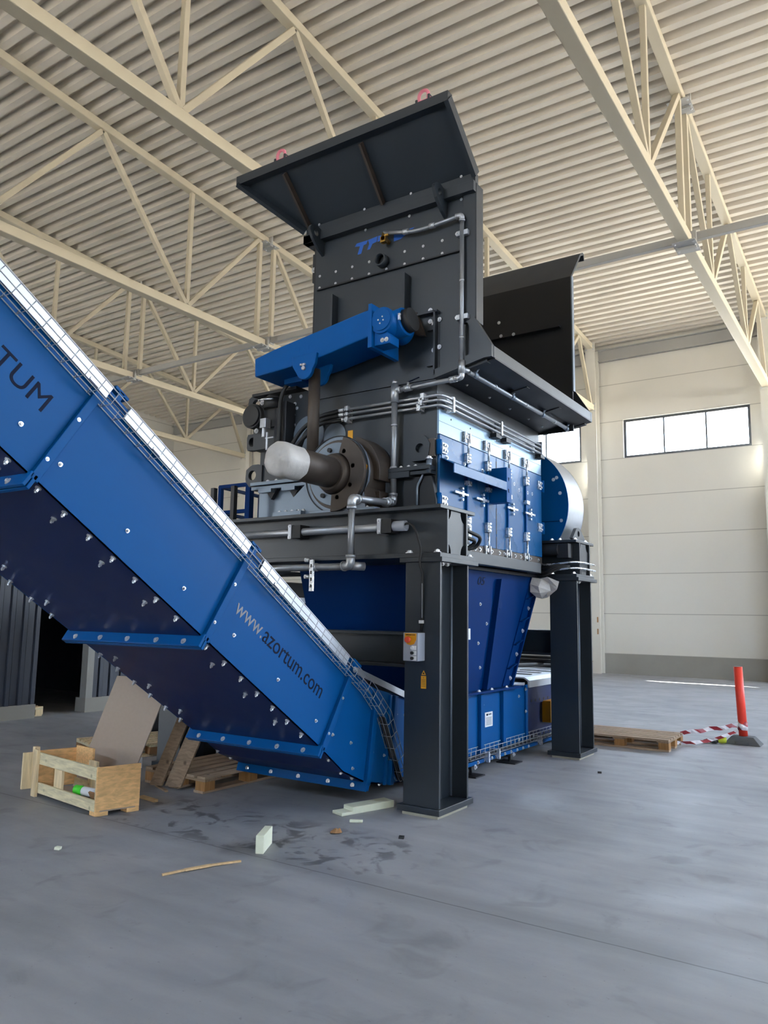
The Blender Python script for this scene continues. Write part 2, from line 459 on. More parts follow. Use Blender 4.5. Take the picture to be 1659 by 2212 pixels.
# ------------------------------------------------------------------ trusses, columns, ties
LOW = 8.08
UP = [7.55, 3.05, -1.4, -5.9]; LO = [5.4, .85, -3.7, -8.2]         # near half: top and bottom nodes
UPF = [8.1, 12.2, 16.3]; LOF = [10.1, 14.25]
names = {.4: 'cream roof truss nearest the right edge, passing right of the hopper',
         -4.5: 'cream roof truss passing behind the black hopper to the column beside the window',
         -9.4: 'cream roof truss crossing above the blue conveyor, next left from the hopper',
         -14.3: 'cream roof truss low behind the conveyor, second beyond the hopper',
         -19.2: 'cream roof truss farthest off, over the bare beige wall at far left'}
for X in TR:
    t = thing('roof_truss', names[X], 'truss', (X, 8, LOW), 'roof trusses')
    def top(y): return V(X, y, roofz(y)-.085)
    def low(y): return V(X, y, LOW)
    for nm, a, c in (('near', YN, 7.82), ('far', 7.88, 17.45)):
        MB().bar(top(a), top(c), .18, .16).build('top_chord', 'cream', t, bevel=.012)
        MB().bar(low(a), low(c), .2, .18).build('bottom_chord', 'cream', t, bevel=.012)
    def strut(p, q, w=.1):
        MB().bar(p, q, w, w, (1, 0, 0)).build('strut', 'cream', t, bevel=.008)
    tu, lu = V(0, 0, -.07), V(0, 0, .08)
    for a in (7.6, 8.1): strut(top(a)+tu, low(a)+lu)
    seq = [(7.55, 5.4), (3.05, 5.4), (3.05, .85), (-1.4, .85), (-1.4, -3.7), (-5.9, -3.7), (-5.9, -8.2), (-10.2, -8.2)]
    for u, l in seq: strut(top(u)+tu, low(l)+lu)
    for l in LO: strut(top(l)+tu, low(l)+lu, .09)
    for u, l in [(8.15, 10.1), (12.15, 10.1), (12.25, 14.25), (16.3, 14.25), (16.35, 17.35)]: strut(top(u)+tu, low(l)+lu)
    for l in LOF: strut(top(l)+tu, low(l)+lu, .09)
    for z, f in ((LOW, low), (roofz(7.85)-.085, top)):
        b = MB()
        for yy in (7.835, 7.865): b.box(X-.17, X+.17, yy-.012, yy+.012, z-.15, z+.15)
        b.box(X-.19, X+.19, 7.6, 8.1, z-.105, z-.09)
        sp = b.build('splice_plate', 'eave', t)
        for sx in (-.15, .15):
            for yy in (7.68, 7.82, 7.98):
                bolt(sp, (X+sx, yy, z-.105), (0, 0, -1), .016)
cl = {.4: 'pale steel column at the right end of the window wall bay', -4.5: 'pale steel column on the window wall, standing between the two windows',
      -9.4: None, -14.3: None, -19.2: 'pale steel column far behind the machine at the left of the hopper'}
for X in TR:
    if cl[X] is None or X == .4 and False: continue
    b = MB()
    b.box(X-.15, X+.15, YW-.42, YW-.395, 0, 9.98); b.box(X-.15, X+.15, YW-.09, YW-.065, 0, 9.98); b.box(X-.012, X+.012, YW-.4, YW-.08, 0, 9.98)
    b.box(X-.15, X-.13, YW-.4, YW-.08, 0, 9.98)
    t = tag(b.build('steel_column', 'creamw', base=True), cl[X], 'column', 'wall columns')
    for z in (LOW, roofz(17.5)-.085):
        p = MB().box(X-.16, X+.16, YW-.44, YW-.42, z-.17, z+.17).build('end_plate', 'creamw', t)
        for sx in (-.11, .11):
            for dz in (-.11, 0, .11): bolt(p, (X+sx, YW-.44, z+dz), (0, -1, 0), .016)
    if X == -4.5:
        for z in (1.5, 1.15): MB().box(X+.05, X+.09, YW-.425, YW-.42, z, z+.16).build('cable_slot', 'card', t)
tl = {0: 'grey tie tube between the two trusses right of the hopper', 1: 'grey tie tube crossing behind the hopper and blue arm', 2: 'grey tie tube between the trusses above the conveyor', 3: None}
ext = [(5.2, .51, 'grey tie tube running out of view at right, off the rightmost truss'), (.29, -4.39, 'grey tie tube from the rightmost truss to the truss behind the hopper'),
       (-4.61, -9.29, 'grey tie tube between the hopper truss and the truss left of it'), (-9.51, -14.19, 'grey tie tube above the conveyor, between the second and third trusses from the hopper'),
       (-14.41, -19.09, 'grey tie tube farthest away, low above the conveyor lid')]
for x1, x0, lab in ext:
    b = MB().bar((x0, 8.02, 8.2), (x1, 8.02, 8.2), .1, .14)
    for x in (x0, x1): b.box(x-.02, x+.02, 7.94, 8.1, 8.1, 8.3)
    tag(b.build('tie_tube', 'eave', bevel=.008), lab, 'tie beam', 'roof tie tubes')

# dark clad shed at left with a door opening
def cladding(b, x, y0, y1, z0, z1):
    y = y0
    while y < y1-.01:
        e = min(y+.2, y1)
        for a, c, d in ((y, min(y+.1, e), .0), (min(y+.12, e), min(y+.18, e), .025)):
            if c > a: b.box(x-.03, x+d, a, c, z0, z1)
        b.box(x-.035, x-.005, y, e, z0, z1)
        y += .2
SX = -7.64
b = MB().mt(0)
cladding(b, SX, -3.2, 1.4, .2, 2.7); cladding(b, SX, 2.36, 4.2, .2, 2.7); cladding(b, SX, 1.4, 2.36, 2.2, 2.7)
b.mt(1); b.box(SX-.22, SX+.03, -3.2, 1.4, 0, .2); b.box(SX-.22, SX+.03, 2.24, 4.2, 0, .22)
b.mt(0); b.box(-12, SX-.04, -3.2, -3.1, 0, 2.7); b.box(-12, SX-.04, 4.1, 4.2, 0, 2.7); b.box(-12.1, -12, -3.2, 4.2, 0, 2.7); b.box(-12.1, SX+.05, -3.25, 4.25, 2.7, 2.78)
sh = b.build('storage_shed', ['clad', 'plinth'], base=True)
tag(sh, 'low dark corrugated shed on a concrete plinth, with a black doorway, at far left', 'shed')
MB().box(SX-.12, SX+.03, 2.24, 2.36, .22, 2.2).build('door_jamb', 'clad2', sh)
# ------------------------------------------------------------------ support frame of the shredder
fr = thing('support_frame', 'charcoal steel frame of heavy legs and beams carrying the shredder', 'support frame', (-1.5, 1.9, 0))
def leg(x1, y0, visible=True):
    b = MB()
    b.box(x1-.33, x1, y0, y0+.026, .07, 2.005); b.box(x1-.33, x1, y0+.474, y0+.5, .07, 2.005); b.box(x1-.178, x1-.156, y0+.026, y0+.474, .07, 2.005)
    lg = b.build('leg', 'dark', fr, bevel=.003)
    MB().box(x1-.37, x1+.02, y0-.03, y0+.55, .022, .07).build('base_plate', 'dark', lg, bevel=.004)
    MB().box(x1-.32, x1+.005, y0-.025, y0+.47, 0, .022).build('grout_bed', 'grout', lg)
    pl = MB().box(x1-.37, x1+.035, y0-.035, y0+.62, 2.005, 2.045).build('head_plate', 'dark', lg, bevel=.004)
    if visible:
        for x, y in ((x1-.31, y0+.02), (x1-.04, y0+.02), (x1-.04, y0+.59)): bolt(pl, (x, y, 2.085), (0, 0, 1), .021)
        for y in (y0+.12, y0+.2): bolt(pl, (x1-.045, y, 2.005), (0, 0, -1), .021)
    return lg
near = leg(0, 0); far = leg(0, 3.2); leg(-2.95, 0, False); leg(-2.95, 3.2, False)
# weld beads, bolt holes and two bolts on the near leg
b = MB()
for i in range(9): b.box(-.157, -.153, .165, .195, .92-i*.055, .955-i*.055)
b.build('bolt_hole', 'rubber', near)
for z in (1.37, 1.22): bolt(near, (-.156, .18, z), (1, 0, 0), .024)
for lg, y0 in ((near, 0), (far, 3.2)):
    b = MB().cyl((-.15, y0+.468, .075), (-.15, y0+.468, 2.0), .012, n=8); b.build('weld_seam', 'steel', lg)
def boxbeam(y0):
    b = MB(); x0, x1 = -3.34, .0
    b.box(x0, x1, y0, y0+.62, 2.452, 2.485); b.box(x0, x1, y0, y0+.62, 2.045, 2.085)
    for y in (y0+.115, y0+.455): b.box(x0, x1, y, y+.03, 2.085, 2.452)
    bm = b.build('main_beam', 'dark', fr, bevel=.004)
    # end plate with coped corners
    a, c, z0, z1, k = y0+.145, y0+.455, 2.085, 2.452, .07
    def cope(cx, cy, sx, sy): return [(cx+sx*k*1.0*(1-math.cos(t)) if False else cx+sx*k*math.cos(t), cy+sy*k*1.3*math.sin(t)) for t in [PI/2*i/5 for i in range(6)]]
    pts = cope(a, z0, 1, 1)[::-1]+[]
    pts = [(a+k*math.sin(t), z0+1.3*k*math.cos(t)) for t in [PI/2*i/5 for i in range(6)]]
    pts += [(c-k*math.cos(t), z0+1.3*k*math.sin(t)) for t in [PI/2*i/5 for i in range(6)]]
    pts += [(c-k*math.sin(t), z1-1.3*k*math.cos(t)) for t in [PI/2*i/5 for i in range(6)]]
    pts += [(a+k*math.cos(t), z1-1.3*k*math.sin(t)) for t in [PI/2*i/5 for i in range(6)]]
    MB().prism(pts, 'x', -.035, -.02).build('end_plate', 'dark', bm)
    return bm
bn = boxbeam(0); bf = boxbeam(3.2)
for y in (.02, 3.22): bolt(bn if y < 1 else bf, (-.3, y, 2.085), (0, 0, 1), .02)
for y in (.16, 3.36):
    b = MB(); b.box(-2.95, -.178, y-.1, y+.18, 1.405, 1.43); b.box(-2.95, -.178, y-.1, y+.18, 1.14, 1.165); b.box(-2.95, -.178, y+.03, y+.05, 1.165, 1.405)
    b.build('cross_beam', 'dark', fr, bevel=.003)
# lifting lug on the far beam
lg = MB().holeplate([(3.24, 2.485), (3.74, 2.485), (3.72, 2.51), (3.52, 2.64), (3.46, 2.65), (3.4, 2.64), (3.26, 2.51)], (3.46, 2.575), .035, 'x', -.1, -.06).build('lifting_lug', 'dark', fr)
for x, y in ((-.2, 3.22), (-.03, 3.25), (-.3, 3.22), (-.03, 3.6)): bolt(bf, (x, y, 2.485), (0, 0, 1), .02)
# hydraulic block and hoses on the far beam's near web
b = MB().cyl((-.42, 3.19, 2.37), (-.2, 3.19, 2.37), .07, n=18); b.box(-.22, -.08, 3.16, 3.31, 2.27, 2.44); b.build('hydraulic_block', 'darkflat', fr, bevel=.006)
for k, z in enumerate((2.22, 2.15)):
    MB().tube(bendpath([(-.62, 3.22, z), (-.3, 3.14, z-.03), (-.02, 3.14, z), (.035, 3.3, z), (.035, 3.75, z-.005)], .08), .011, 8).build('hydraulic_pipe', 'zinc', fr)
for k in range(4):
    MB().tube(bendpath([(-.5, 3.2, 2.2-.03*k), (-.35, 3.08, 2.14-.03*k), (-.2, 3.12, 2.2-.02*k), (-.08, 3.2, 2.17)], .09), .013, 8).build('hose', 'rubber', fr)
# conduit clamped in the near beam, with hose tail
cd = MB().cyl((-2.6, .03, 2.321), (-.42, .03, 2.321), .035).build('conduit', 'galv', fr)
MB().ring((-.5, .03, 2.321), (1, 0, 0), .03, .045, .15, 20).build('conduit_sleeve', 'plgrey', cd)
for x in (-1.56, -.56):
    b = MB().box(x-.05, x-.012, -.03, .11, 2.255, 2.39)
    cp = b.build('pipe_clamp', 'galv', cd, bevel=.004)
    MB().box(x-.012, x+.09, -.02, .115, 2.262, 2.382).build('clamp_block', 'rubber', cp)
    for z in (2.372, 2.274): bolt(cp, (x-.03, -.03, z), (0, -1, 0), .012)
# cable from the conduit down the leg to the control box
cbp = bendpath([(-.4, .03, 2.321), (-.3, .0, 2.345), (-.22, -.03, 2.28), (-.165, -.02, 2.1), (-.17, -.05, 2.0), (-.155, -.014, 1.9), (-.155, -.012, 1.6), (-.165, -.012, 1.44)], .06)
cbl = MB().tube(cbp, .010, 8).build('control_cable', 'rubber')
tag(cbl, 'thin black cable running down the near leg into the grey control box', 'cable')
MB().box(-.158, -.152, -.024, -.02, 1.55, 1.83).build('cable_channel', 'galv', cbl)
MB().box(-.18, -.145, -.03, -.004, 1.505, 1.53).build('cable_clip', 'whitepl', cbl)

# control box on the near leg
cb = thing('control_box', 'small grey push-button box with red emergency stop on the near leg', 'control box', (-.2, -.06, 1.31))
MB().box(-.275, -.135, -.115, 0, 1.205, 1.43).build('enclosure', 'plgrey', cb, bevel=.006)
yp = MB().prism([(-.258, 1.425), (-.15, 1.425), (-.15, 1.375), (-.17, 1.34), (-.204, 1.33), (-.238, 1.34), (-.258, 1.375)], 'y', -.1175, -.115).build('emergency_plate', 'yellow', cb)
lettering('emergency_lettering', 'EMERGENCY STOP', yp, (-.248, -.118, 1.408), (1, 0, 0), (0, 0, 1), .088, .01, 'ink')
MB().cyl((-.21, -.115, 1.375), (-.21, -.145, 1.375), .012, n=16).cyl((-.21, -.145, 1.375), (-.21, -.165, 1.375), .027, .022, n=20).build('stop_button', 'red', cb)
for i, z in enumerate((1.31, 1.27, 1.228)):
    MB().box(-.19, -.15, -.119, -.115, z-.017, z+.017).build('button_plate', 'whitepl', cb)
    MB().cyl((-.182, -.115, z), (-.182, -.135, z), .013, n=16).build('push_button', 'whitepl' if i == 0 else 'rubber', cb)
# yellow warning sticker under it
ws = MB().box(-.17, -.122, -.003, 0, .985, 1.085).build('warning_label', 'yellow')
tag(ws, 'yellow warning sticker with a triangle on the near leg below the control box', 'sticker')
MB().prism([(-.166, 1.093), (-.126, 1.093), (-.146, 1.13)], 'y', -.003, 0).build('warning_triangle', 'yellow', ws)
MB().prism([(-.155, 1.1), (-.137, 1.1), (-.146, 1.117)], 'y', -.004, -.003).build('hazard_symbol', 'ink', ws)
b = MB()
for k in range(5): b.box(-.163, -.129, -.0035, -.003, 1.0+.013*k, 1.003+.013*k)
b.prism([(-.15, 1.068), (-.142, 1.068), (-.146, 1.076)], 'y', -.0035, -.003)
b.build('printed_text', 'rust', ws)
# ------------------------------------------------------------------ shredder body
sd = thing('shredder', 'black and blue industrial shredder body with latched doors, resting between the frame beams', 'shredder', (-1.5, 1.85, 2.2))
YF, XD = .62, -.375
b = MB().box(-1.92, -.395, YF, 3.08, 2.2, 3.78); b.box(-2.6, -1.9, YF, 3.08, 2.2, 3.9)
hs = b.build('housing', 'dark', sd, bevel=.005)
MB().box(-2.64, -2.02, .5, 1.4, 3.9, 3.93).build('cover_plate', 'darkflat', hs)
MB().box(-2.58, -1.9, YF-.012, YF, 2.46, 2.9).build('steel_plate', 'steel', hs, bevel=.003)
b = MB().box(-2.62, -1.78, .5, YF, 2.915, 2.95); b.box(-2.62, -1.78, .52, YF, 2.87, 2.905)
f1 = b.build('joint_flange', 'steel', hs, bevel=.003)
for x in (-2.42, -2.3, -2.1): bolt(f1, (x, .56, 2.95), (0, 0, 1), .02)
for x in (-2.36, -2.05): MB().prism([(x-.08, 2.87), (x+.08, 2.87), (x, 2.76)], 'y', .55, .6).build('gusset', 'darkflat', f1)
for x in (-2.4, -2.08): MB().box(x-.09, x+.09, .49, .56, 2.83, 2.868).build('shim_block', 'steel', f1)
b = MB().box(-1.0, -.4, .5, YF, 2.9, 2.94); b.box(-1.0, -.62, .5, YF, 2.84, 2.9); b.box(-.95, -.4, .52, YF, 2.86, 2.895)
f2 = b.build('joint_flange', 'dark', hs, bevel=.004)
for x in (-.86, -.74, -.655, -.58): bolt(f2, (x, .55, 2.94), (0, 0, 1), .018)
MB().cyl((-.43, .54, 2.87), (-.43, .54, 3.0), .026, n=12).build('bolt_sleeve', 'steel', f2)
bolt(f2, (-.43, .54, 3.0), (0, 0, 1), .022)
# lifting lug and corner foot on the front
MB().holeplate([(-.66, 3.0), (-.46, 3.0), (-.44, 3.16), (-.5, 3.24), (-.6, 3.24), (-.66, 3.14)], (-.55, 3.12), .045, 'y', .57, YF).build('lifting_lug', 'dark', hs)
MB().prism([(-.72, 2.485), (-.37, 2.485), (-.37, 2.62), (-.42, 2.85), (-.72, 2.85)], 'y', .57, YF).build('corner_foot', 'darkflat', hs, bevel=.004)
MB().tube(bendpath([(-.5, .56, 2.88), (-.52, .55, 2.82), (-.56, .55, 2.76), (-.56, .55, 2.52)], .05), .012, 8).build('grease_pipe', 'steel', hs)
MB().box(-.5, -.395, .58, .605, 3.03, 3.2).build('hinge_plate', 'rust', hs, bevel=.002)
# three lugs on the left end
b = MB().holeplate([(-2.8, 3.78), (-2.78, 3.92), (-2.7, 3.96), (-2.55, 3.96), (-2.55, 3.7), (-2.74, 3.7)], (-2.67, 3.845), .058, 'y', .6, .645)
b.build('lifting_lug', 'dark', hs)
b = MB().holeplate([(-2.77, 3.33), (-2.77, 3.51), (-2.6, 3.51), (-2.6, 3.33)], (-2.69, 3.42), .05, 'y', .58, .66); b.box(-2.6, -2.3, .5, YF, 3.3, 3.55)
b.build('lifting_lug', 'dark', hs, bevel=.004)
b = MB().holeplate([(-2.79, 3.0), (-2.78, 3.12), (-2.7, 3.17), (-2.55, 3.17), (-2.55, 2.92), (-2.72, 2.92)], (-2.69, 3.055), .055, 'y', .6, .645)
b.build('lifting_lug', 'dark', hs)
# hydraulic motor, valve block and fittings at upper left
mo = MB().cyl((-2.56, .62, 3.66), (-2.56, .42, 3.66), .135, n=28).cyl((-2.56, .42, 3.66), (-2.56, .4, 3.66), .115, n=28).box(-2.5, -2.26, .47, YF, 3.52, 3.8).build('hydraulic_motor', 'rubber', sd, bevel=.006)
MB().cyl((-2.33, .5, 3.72), (-2.33, .5, 3.83), .1, n=24).cyl((-2.33, .5, 3.83), (-2.33, .5, 3.87), .1, .05, n=24).build('breather_cap', 'rubber', mo)
MB().tube([(-2.45, .4, 3.81), (-2.38, .385, 3.81), (-2.24, .39, 3.795)], .01, 8).build('cap_ring', 'zinc', mo)
b = MB().box(-2.4, -2.32, .38, .46, 3.5, 3.6); b.cyl((-2.36, .4, 3.5), (-2.36, .4, 3.4), .02, n=10); b.cyl((-2.29, .38, 3.44), (-2.29, .38, 3.25), .014, n=10); b.box(-2.31, -2.2, .37, .39, 3.37, 3.385)
b.build('valve', 'galv', mo, bevel=.003)
for x, z in ((-2.45, 3.8), (-2.52, 3.5)): bolt(mo, (x, .46, z), (0, -1, 0), .018)
MB().box(-2.28, -2.12, .47, YF, 3.3, 3.78).build('valve_block', 'darkflat', mo, bevel=.006)
for x, z in ((-2.55, 3.86), (-2.05, 3.85), (-2.2, 3.87), (-2.13, 3.78), (-2.13, 3.55), (-2.12, 3.35), (-2.14, 3.66), (-2.1, 3.73)): bolt(hs, (x, YF, z), (0, -1, 0), .013)
MB().cyl((-1.92, YF, 3.42), (-1.92, .6, 3.42), .2, n=32).build('cover_disc', 'steel', hs)
MB().cyl((-1.58, YF, 3.36), (-1.58, .605, 3.36), .14, n=32).build('cover_disc', 'steel', hs)
for pts in ([(-2.0, .5, 3.98), (-2.12, .46, 3.95), (-2.18, .44, 3.8), (-2.17, .43, 3.4), (-2.2, .42, 3.1)],
            [(-1.5, .56, 3.6), (-1.72, .5, 3.56), (-1.9, .44, 3.42), (-2.0, .42, 3.25), (-2.16, .44, 3.22)],
            [(-1.5, .56, 3.555), (-1.7, .5, 3.52), (-1.84, .45, 3.4), (-1.9, .43, 3.2)],
            [(-1.46, .56, 3.5), (-1.68, .48, 3.48), (-1.8, .42, 3.36), (-1.98, .4, 3.2), (-2.1, .42, 3.3)]):
    hz = MB().tube(bendpath(pts, .12, 7), .021, 10).build('hydraulic_hose', 'rubber', sd)
MB().cyl((-1.96, .5, 3.985), (-1.86, .5, 4.0), .022, n=12).build('hose_fitting', 'galv', sd)
# bearing housing with shaft end
BX, BZ = -1.25, 2.875
br = MB().cyl((BX, YF, BZ), (BX, .22, BZ), .33, n=48)
br.prism([(-1.86, 2.485), (-.9, 2.485), (-.92, 2.62), (-1.0, 2.98), (-1.5, 2.98)], 'y', .25, .6)
bh = br.build('bearing_housing', 'rust', sd, bevel=.004)
MB().prism([(-2.02, 2.5), (-.9, 2.5), (-.95, 2.7)]+[(BX+.37*math.cos(a), BZ+.37*math.sin(a)) for a in [PI*i/12 for i in range(-1, 13)]]+[(-1.64, 2.8)], 'y', .225, .25).build('pedestal_plate', 'steel', bh)
MB().ring((BX, .222, BZ), (0, -1, 0), .362, .37, .006, 48).build('groove', 'rubber', bh)
ds = MB().cyl((BX, .22, BZ), (BX, .19, BZ), .3, n=48).build('end_disc', 'steel', bh, bevel=.004)
for i in range(8):
    a = 2*PI*(i+.3)/8; MB().cyl((BX+.235*math.cos(a), .19, BZ+.235*math.sin(a)), (BX+.235*math.cos(a), .165, BZ+.235*math.sin(a)), .022, n=12).build('socket_screw', 'rubber', ds)
pts = [(BX+.36*math.cos(a), BZ+.36*math.sin(a)) for a in [PI*(-.52+.92*i/18) for i in range(19)]]
pts += [(BX+.2*math.cos(a), BZ+.2*math.sin(a)) for a in [PI*(.4-.92*i/18) for i in range(19)]]
MB().prism(pts, 'y', .165, .2).build('disc_crescent', 'rust', bh, bevel=.004)  # dark crescent over the right half of the end disc
MB().cyl((BX, .19, BZ), (BX, .1, BZ), .2, .165, n=40).build('hub_collar', 'rust', bh)
pts = [(BX+.4*math.cos(a), BZ+.4*math.sin(a)) for a in [PI*(-.05+.45*i/12) for i in range(13)]]+[(BX+.32*math.cos(a), BZ+.32*math.sin(a)) for a in [PI*(.4-.45*i/12) for i in range(13)]]
MB().prism(pts, 'y', .36, .6).build('half_cover', 'rust', bh, bevel=.004)
MB().box(-1.02, -.89, .42, .6, 2.49, 2.72).build('pedestal_block', 'rust', bh, bevel=.004)
tb = MB().cyl((BX, .19, BZ), (BX, -.56, BZ), .145, n=40).build('shaft_tube', 'rust', bh)
b = MB(); n = 36; rows = [(-.36, .152), (-.45, .151), (-.55, .158), (-.61, .15), (-.635, .125), (-.64, .05)]
vs = []
for y, r in rows:
    for i in range(n):
        a = 2*PI*i/n; k = 1+.008*math.sin(5*a+y*9)+.008*math.sin(11*a+3); vs.append((BX+r*k*math.cos(a), y+.004*math.sin(7*a), BZ+r*k*math.sin(a)))
b.poly(vs, [(j*n+i, j*n+(i+1) % n, (j+1)*n+(i+1) % n, (j+1)*n+i) for j in range(5) for i in range(n)]+[tuple(range(5*n, 6*n))], [1]*(5*n)+[1])
b.build('wrapping', 'foil', tb)
# cover details low on the front: bolts and a base rail
b = MB().box(-1.98, -1.62, .16, .3, 2.485, 2.55); b.box(-1.55, -.8, .2, .3, 2.485, 2.54)
fb = b.build('foot_rail', 'steel', hs, bevel=.003)
for x in (-1.94, -1.86, -1.78, -1.7, -1.64): bolt(fb, (x, .22, 2.55), (0, 0, 1), .018)
for x in (-1.05, -.97, -.9): bolt(fb, (x, .24, 2.54), (0, 0, 1), .014)
MB().box(-1.42, -1.36, YF-.004, YF, 3.3, 3.4).build('warning_label', 'yellow', hs)
MB().obox((-.93, .21, 2.9), (.016, .016, -.02), (.0, .002, 0), (.02, 0, .045)).build('warning_label', 'yellow', bh)
# three hydraulic lines round the corner
for k, z in enumerate((3.6, 3.553, 3.503)):
    MB().tube(bendpath([(-1.5, .565, z+.005), (-.335, .565, z), (-.31, .66, z), (-.31, 2.98, z-.02)], .1, 6), .014, 10).build('hydraulic_line', 'galv', sd)
    MB().cyl((-1.54, .565, z+.005), (-1.44, .565, z+.005), .02, n=12).build('line_union', 'zinc', sd)
for x, dx in ((-1.39, .0), (-.53, .02)):
    for k, z in enumerate((3.6, 3.553, 3.503)): MB().box(x-.02+dx*(k-1)*-1, x+.02-dx*(k-1), .535, YF, z-.032, z+.032).build('line_clamp', 'zinc', sd)
for y in (.76, 1.82, 2.92):
    MB().box(-.376, -.286, y-.015, y+.015, 3.47, 3.62).build('line_clamp', 'zinc' if y < 2 else 'galv', sd)
for y in (1.7, 1.95, 2.9): MB().box(-.37, -.3, y, y+.12, 3.43, 3.475).build('line_saddle', 'darkflat', sd)
# door side
MB().box(-.395, -.372, YF, 3.08, 3.25, 3.49).build('header_plate', 'doorstrip', sd, bevel=.002)
b = MB()
for y in (.85, 1.25, 1.68, 1.86, 2.2, 2.9): b.cyl((-.372, y, 3.43), (-.368, y, 3.43), .009, n=10)
for z in (3.37,): b.box(-.3725, -.3712, YF, 3.08, z-.002, z+.002)
b.build('plate_joint', 'rubber', sd)
for i, (y0, y1, rods) in enumerate(((.635, 1.838, (1.15, 1.6)), (1.846, 3.08, (2.1, 2.58)))):
    dr = MB().box(-.398, -.37, y0, y1, 2.275, 3.243).build('access_door', 'door', sd, bevel=.003)
    for y in rods:
        rd = MB().box(-.37, -.346, y-.011, y+.011, 2.42, 3.16).build('lock_rod', 'blue', dr)
        MB().cyl((-.34, y, 3.15), (-.34, y, 3.33), .011, n=10).build('rod_tip', 'zinc', rd)
        MB().cyl((-.34, y, 2.2), (-.34, y, 2.43), .011, n=10).build('rod_tip', 'zinc', rd)
        for z in (3.1, 2.47):
            b = MB().box(-.37, -.332, y-.034, y+.034, z-.05, z+.05)
            for q in (-.035, 0, .035): b.cyl((-.336, y+.0, z+q-.012), (-.336, y+.0, z+q+.012), .026, n=14)
            b.build('rod_guide', 'zinc', rd, bevel=.003)
        for z in (3.315, 2.235):
            b = MB().box(-.372, -.34, y-.06, y-.045, z-.05, z+.05).box(-.372, -.34, y+.045, y+.06, z-.05, z+.05).box(-.372, -.365, y-.06, y+.06, z-.05, z+.05)
            b.cyl((-.372, y-.015, z), (-.335, y-.015, z), .022, n=14)
            b.build('rod_keeper', 'zinc', rd, bevel=.002)
        MB().box(-.37, -.325, y-.03, y+.05, 2.835, 2.88).build('rod_clamp', 'zinc', rd, bevel=.003)
        yy = y-.2 if i == 0 else y+.03
        b = MB().box(-.352, -.335, yy-.07, yy+.2, 2.727, 2.75); b.box(-.37, -.34, yy+.08, yy+.12, 2.71, 2.768)
        for dz in (.055, -.055): b.cyl((-.372, yy+.1, 2.738+dz), (-.34, yy+.1, 2.738+dz), .014, n=12)
        b.build('latch_handle', 'zinc', dr, bevel=.003)
    hy = .7 if i == 0 else 3.0
    for z in (3.12, 2.62):
        b = MB().box(-.37, -.352, hy-.045, hy+.045, z-.05, z+.05)
        for p in (-.022, .022):
            for q in (-.025, .025): b.cyl((-.355, hy+p, z+q), (-.335, hy+p, z+q), .014, n=6)
        hg = b.build('hinge', 'zinc', dr, bevel=.002)
        e = .62 if i == 0 else 3.1
        MB().cyl((-.37, e, z-.07), (-.37, e, z+.07), .026, n=14).build('hinge_knuckle', 'blue', hg)
# seam strip between the doors
b = MB()
for z0, z1 in ((2.275, 2.4), (2.43, 2.7), (2.8, 3.2)): b.box(-.371, -.368, 1.832, 1.85, z0, z1)
b.build('door_gap', 'rubber', sd)
# deflector shelf and switch box on the doors
b = MB().poly([(-.37, .66, 3.03), (-.37, 1.66, 3.03), (-.17, 1.66, 2.935), (-.17, .56, 2.935), (-.37, .66, 3.022), (-.37, 1.66, 3.022), (-.17, 1.66, 2.927), (-.17, .56, 2.927)],
              [(0, 1, 2, 3), (4, 5, 6, 7), (0, 1, 5, 4), (1, 2, 6, 5), (2, 3, 7, 6), (3, 0, 4, 7)])
b.box(-.178, -.166, .54, 1.66, 2.85, 2.935); b.box(-.372, -.362, .66, 1.66, 3.02, 3.06)
df = b.build('deflector', 'door', sd)
for y in (.75, 1.1, 1.5): bolt(df, (-.362, y, 3.04), (1, 0, 0), .014)
sb = MB().box(-.37, -.166, 1.66, 1.775, 2.73, 3.09).build('switch_box', 'blue', sd, bevel=.003)
lettering('box_lettering', 'V', sb, (-.165, 1.69, 2.95), (0, 1, 0), (0, 0, 1), .03, .04, 'ink')
lettering('box_lettering', 'R', sb, (-.165, 1.69, 2.83), (0, 1, 0), (0, 0, 1), .03, .04, 'ink')
MB().prism([(1.8, 3.02), (1.88, 3.02), (1.84, 3.06)], 'x', -.37, -.3685).build('door_mark', 'ink', sd)
for y, z, c in ((2.3, 3.03, 'white'), (2.43, 2.98, 'white'), (2.67, 2.985, 'white'), (2.8, 2.99, 'white'), (2.18, 2.98, 'white')):
    MB().ring((-.3695, y, z), (1, 0, 0), .012, .02, .001, 16).build('door_mark', c, sd)
# base rail and sill under the doors
b = MB().box(-.38, -.3, YF, 2.86, 2.078, 2.192)
b.cyl((-.38, 2.86, 2.078), (-.38, 2.86, 2.192), .08, n=24)
b.build('base_rail', 'dark', sd, bevel=.006)
sl = MB().box(-.4, -.365, YF, 3.06, 2.192, 2.272).build('door_sill', 'rust', sd)
for y in (1.35, 1.45, 1.72, 1.9, 2.02, 2.3, 2.45, 2.72, 2.95): bolt(sl, (-.365, y, 2.235), (1, 0, 0), .013)
for pts in ([(-.36, .66, 2.36), (-.2, .72, 2.37), (-.12, 1.0, 2.3), (-.2, 1.02, 2.2), (-.3, .8, 2.2)], [(-.36, .68, 2.3), (-.22, .72, 2.31), (-.14, .95, 2.26), (-.25, .9, 2.18), (-.33, .72, 2.2)]):
    MB().tube(bendpath(pts, .12, 6), .018, 8).build('hose', 'rubber', sd)
b = MB()
for z in (2.5, 2.42, 2.35): b.box(-.372, -.35, 1.2, 1.24, z-.03, z+.03)
b.build('terminal_block', 'whitepl', sd)
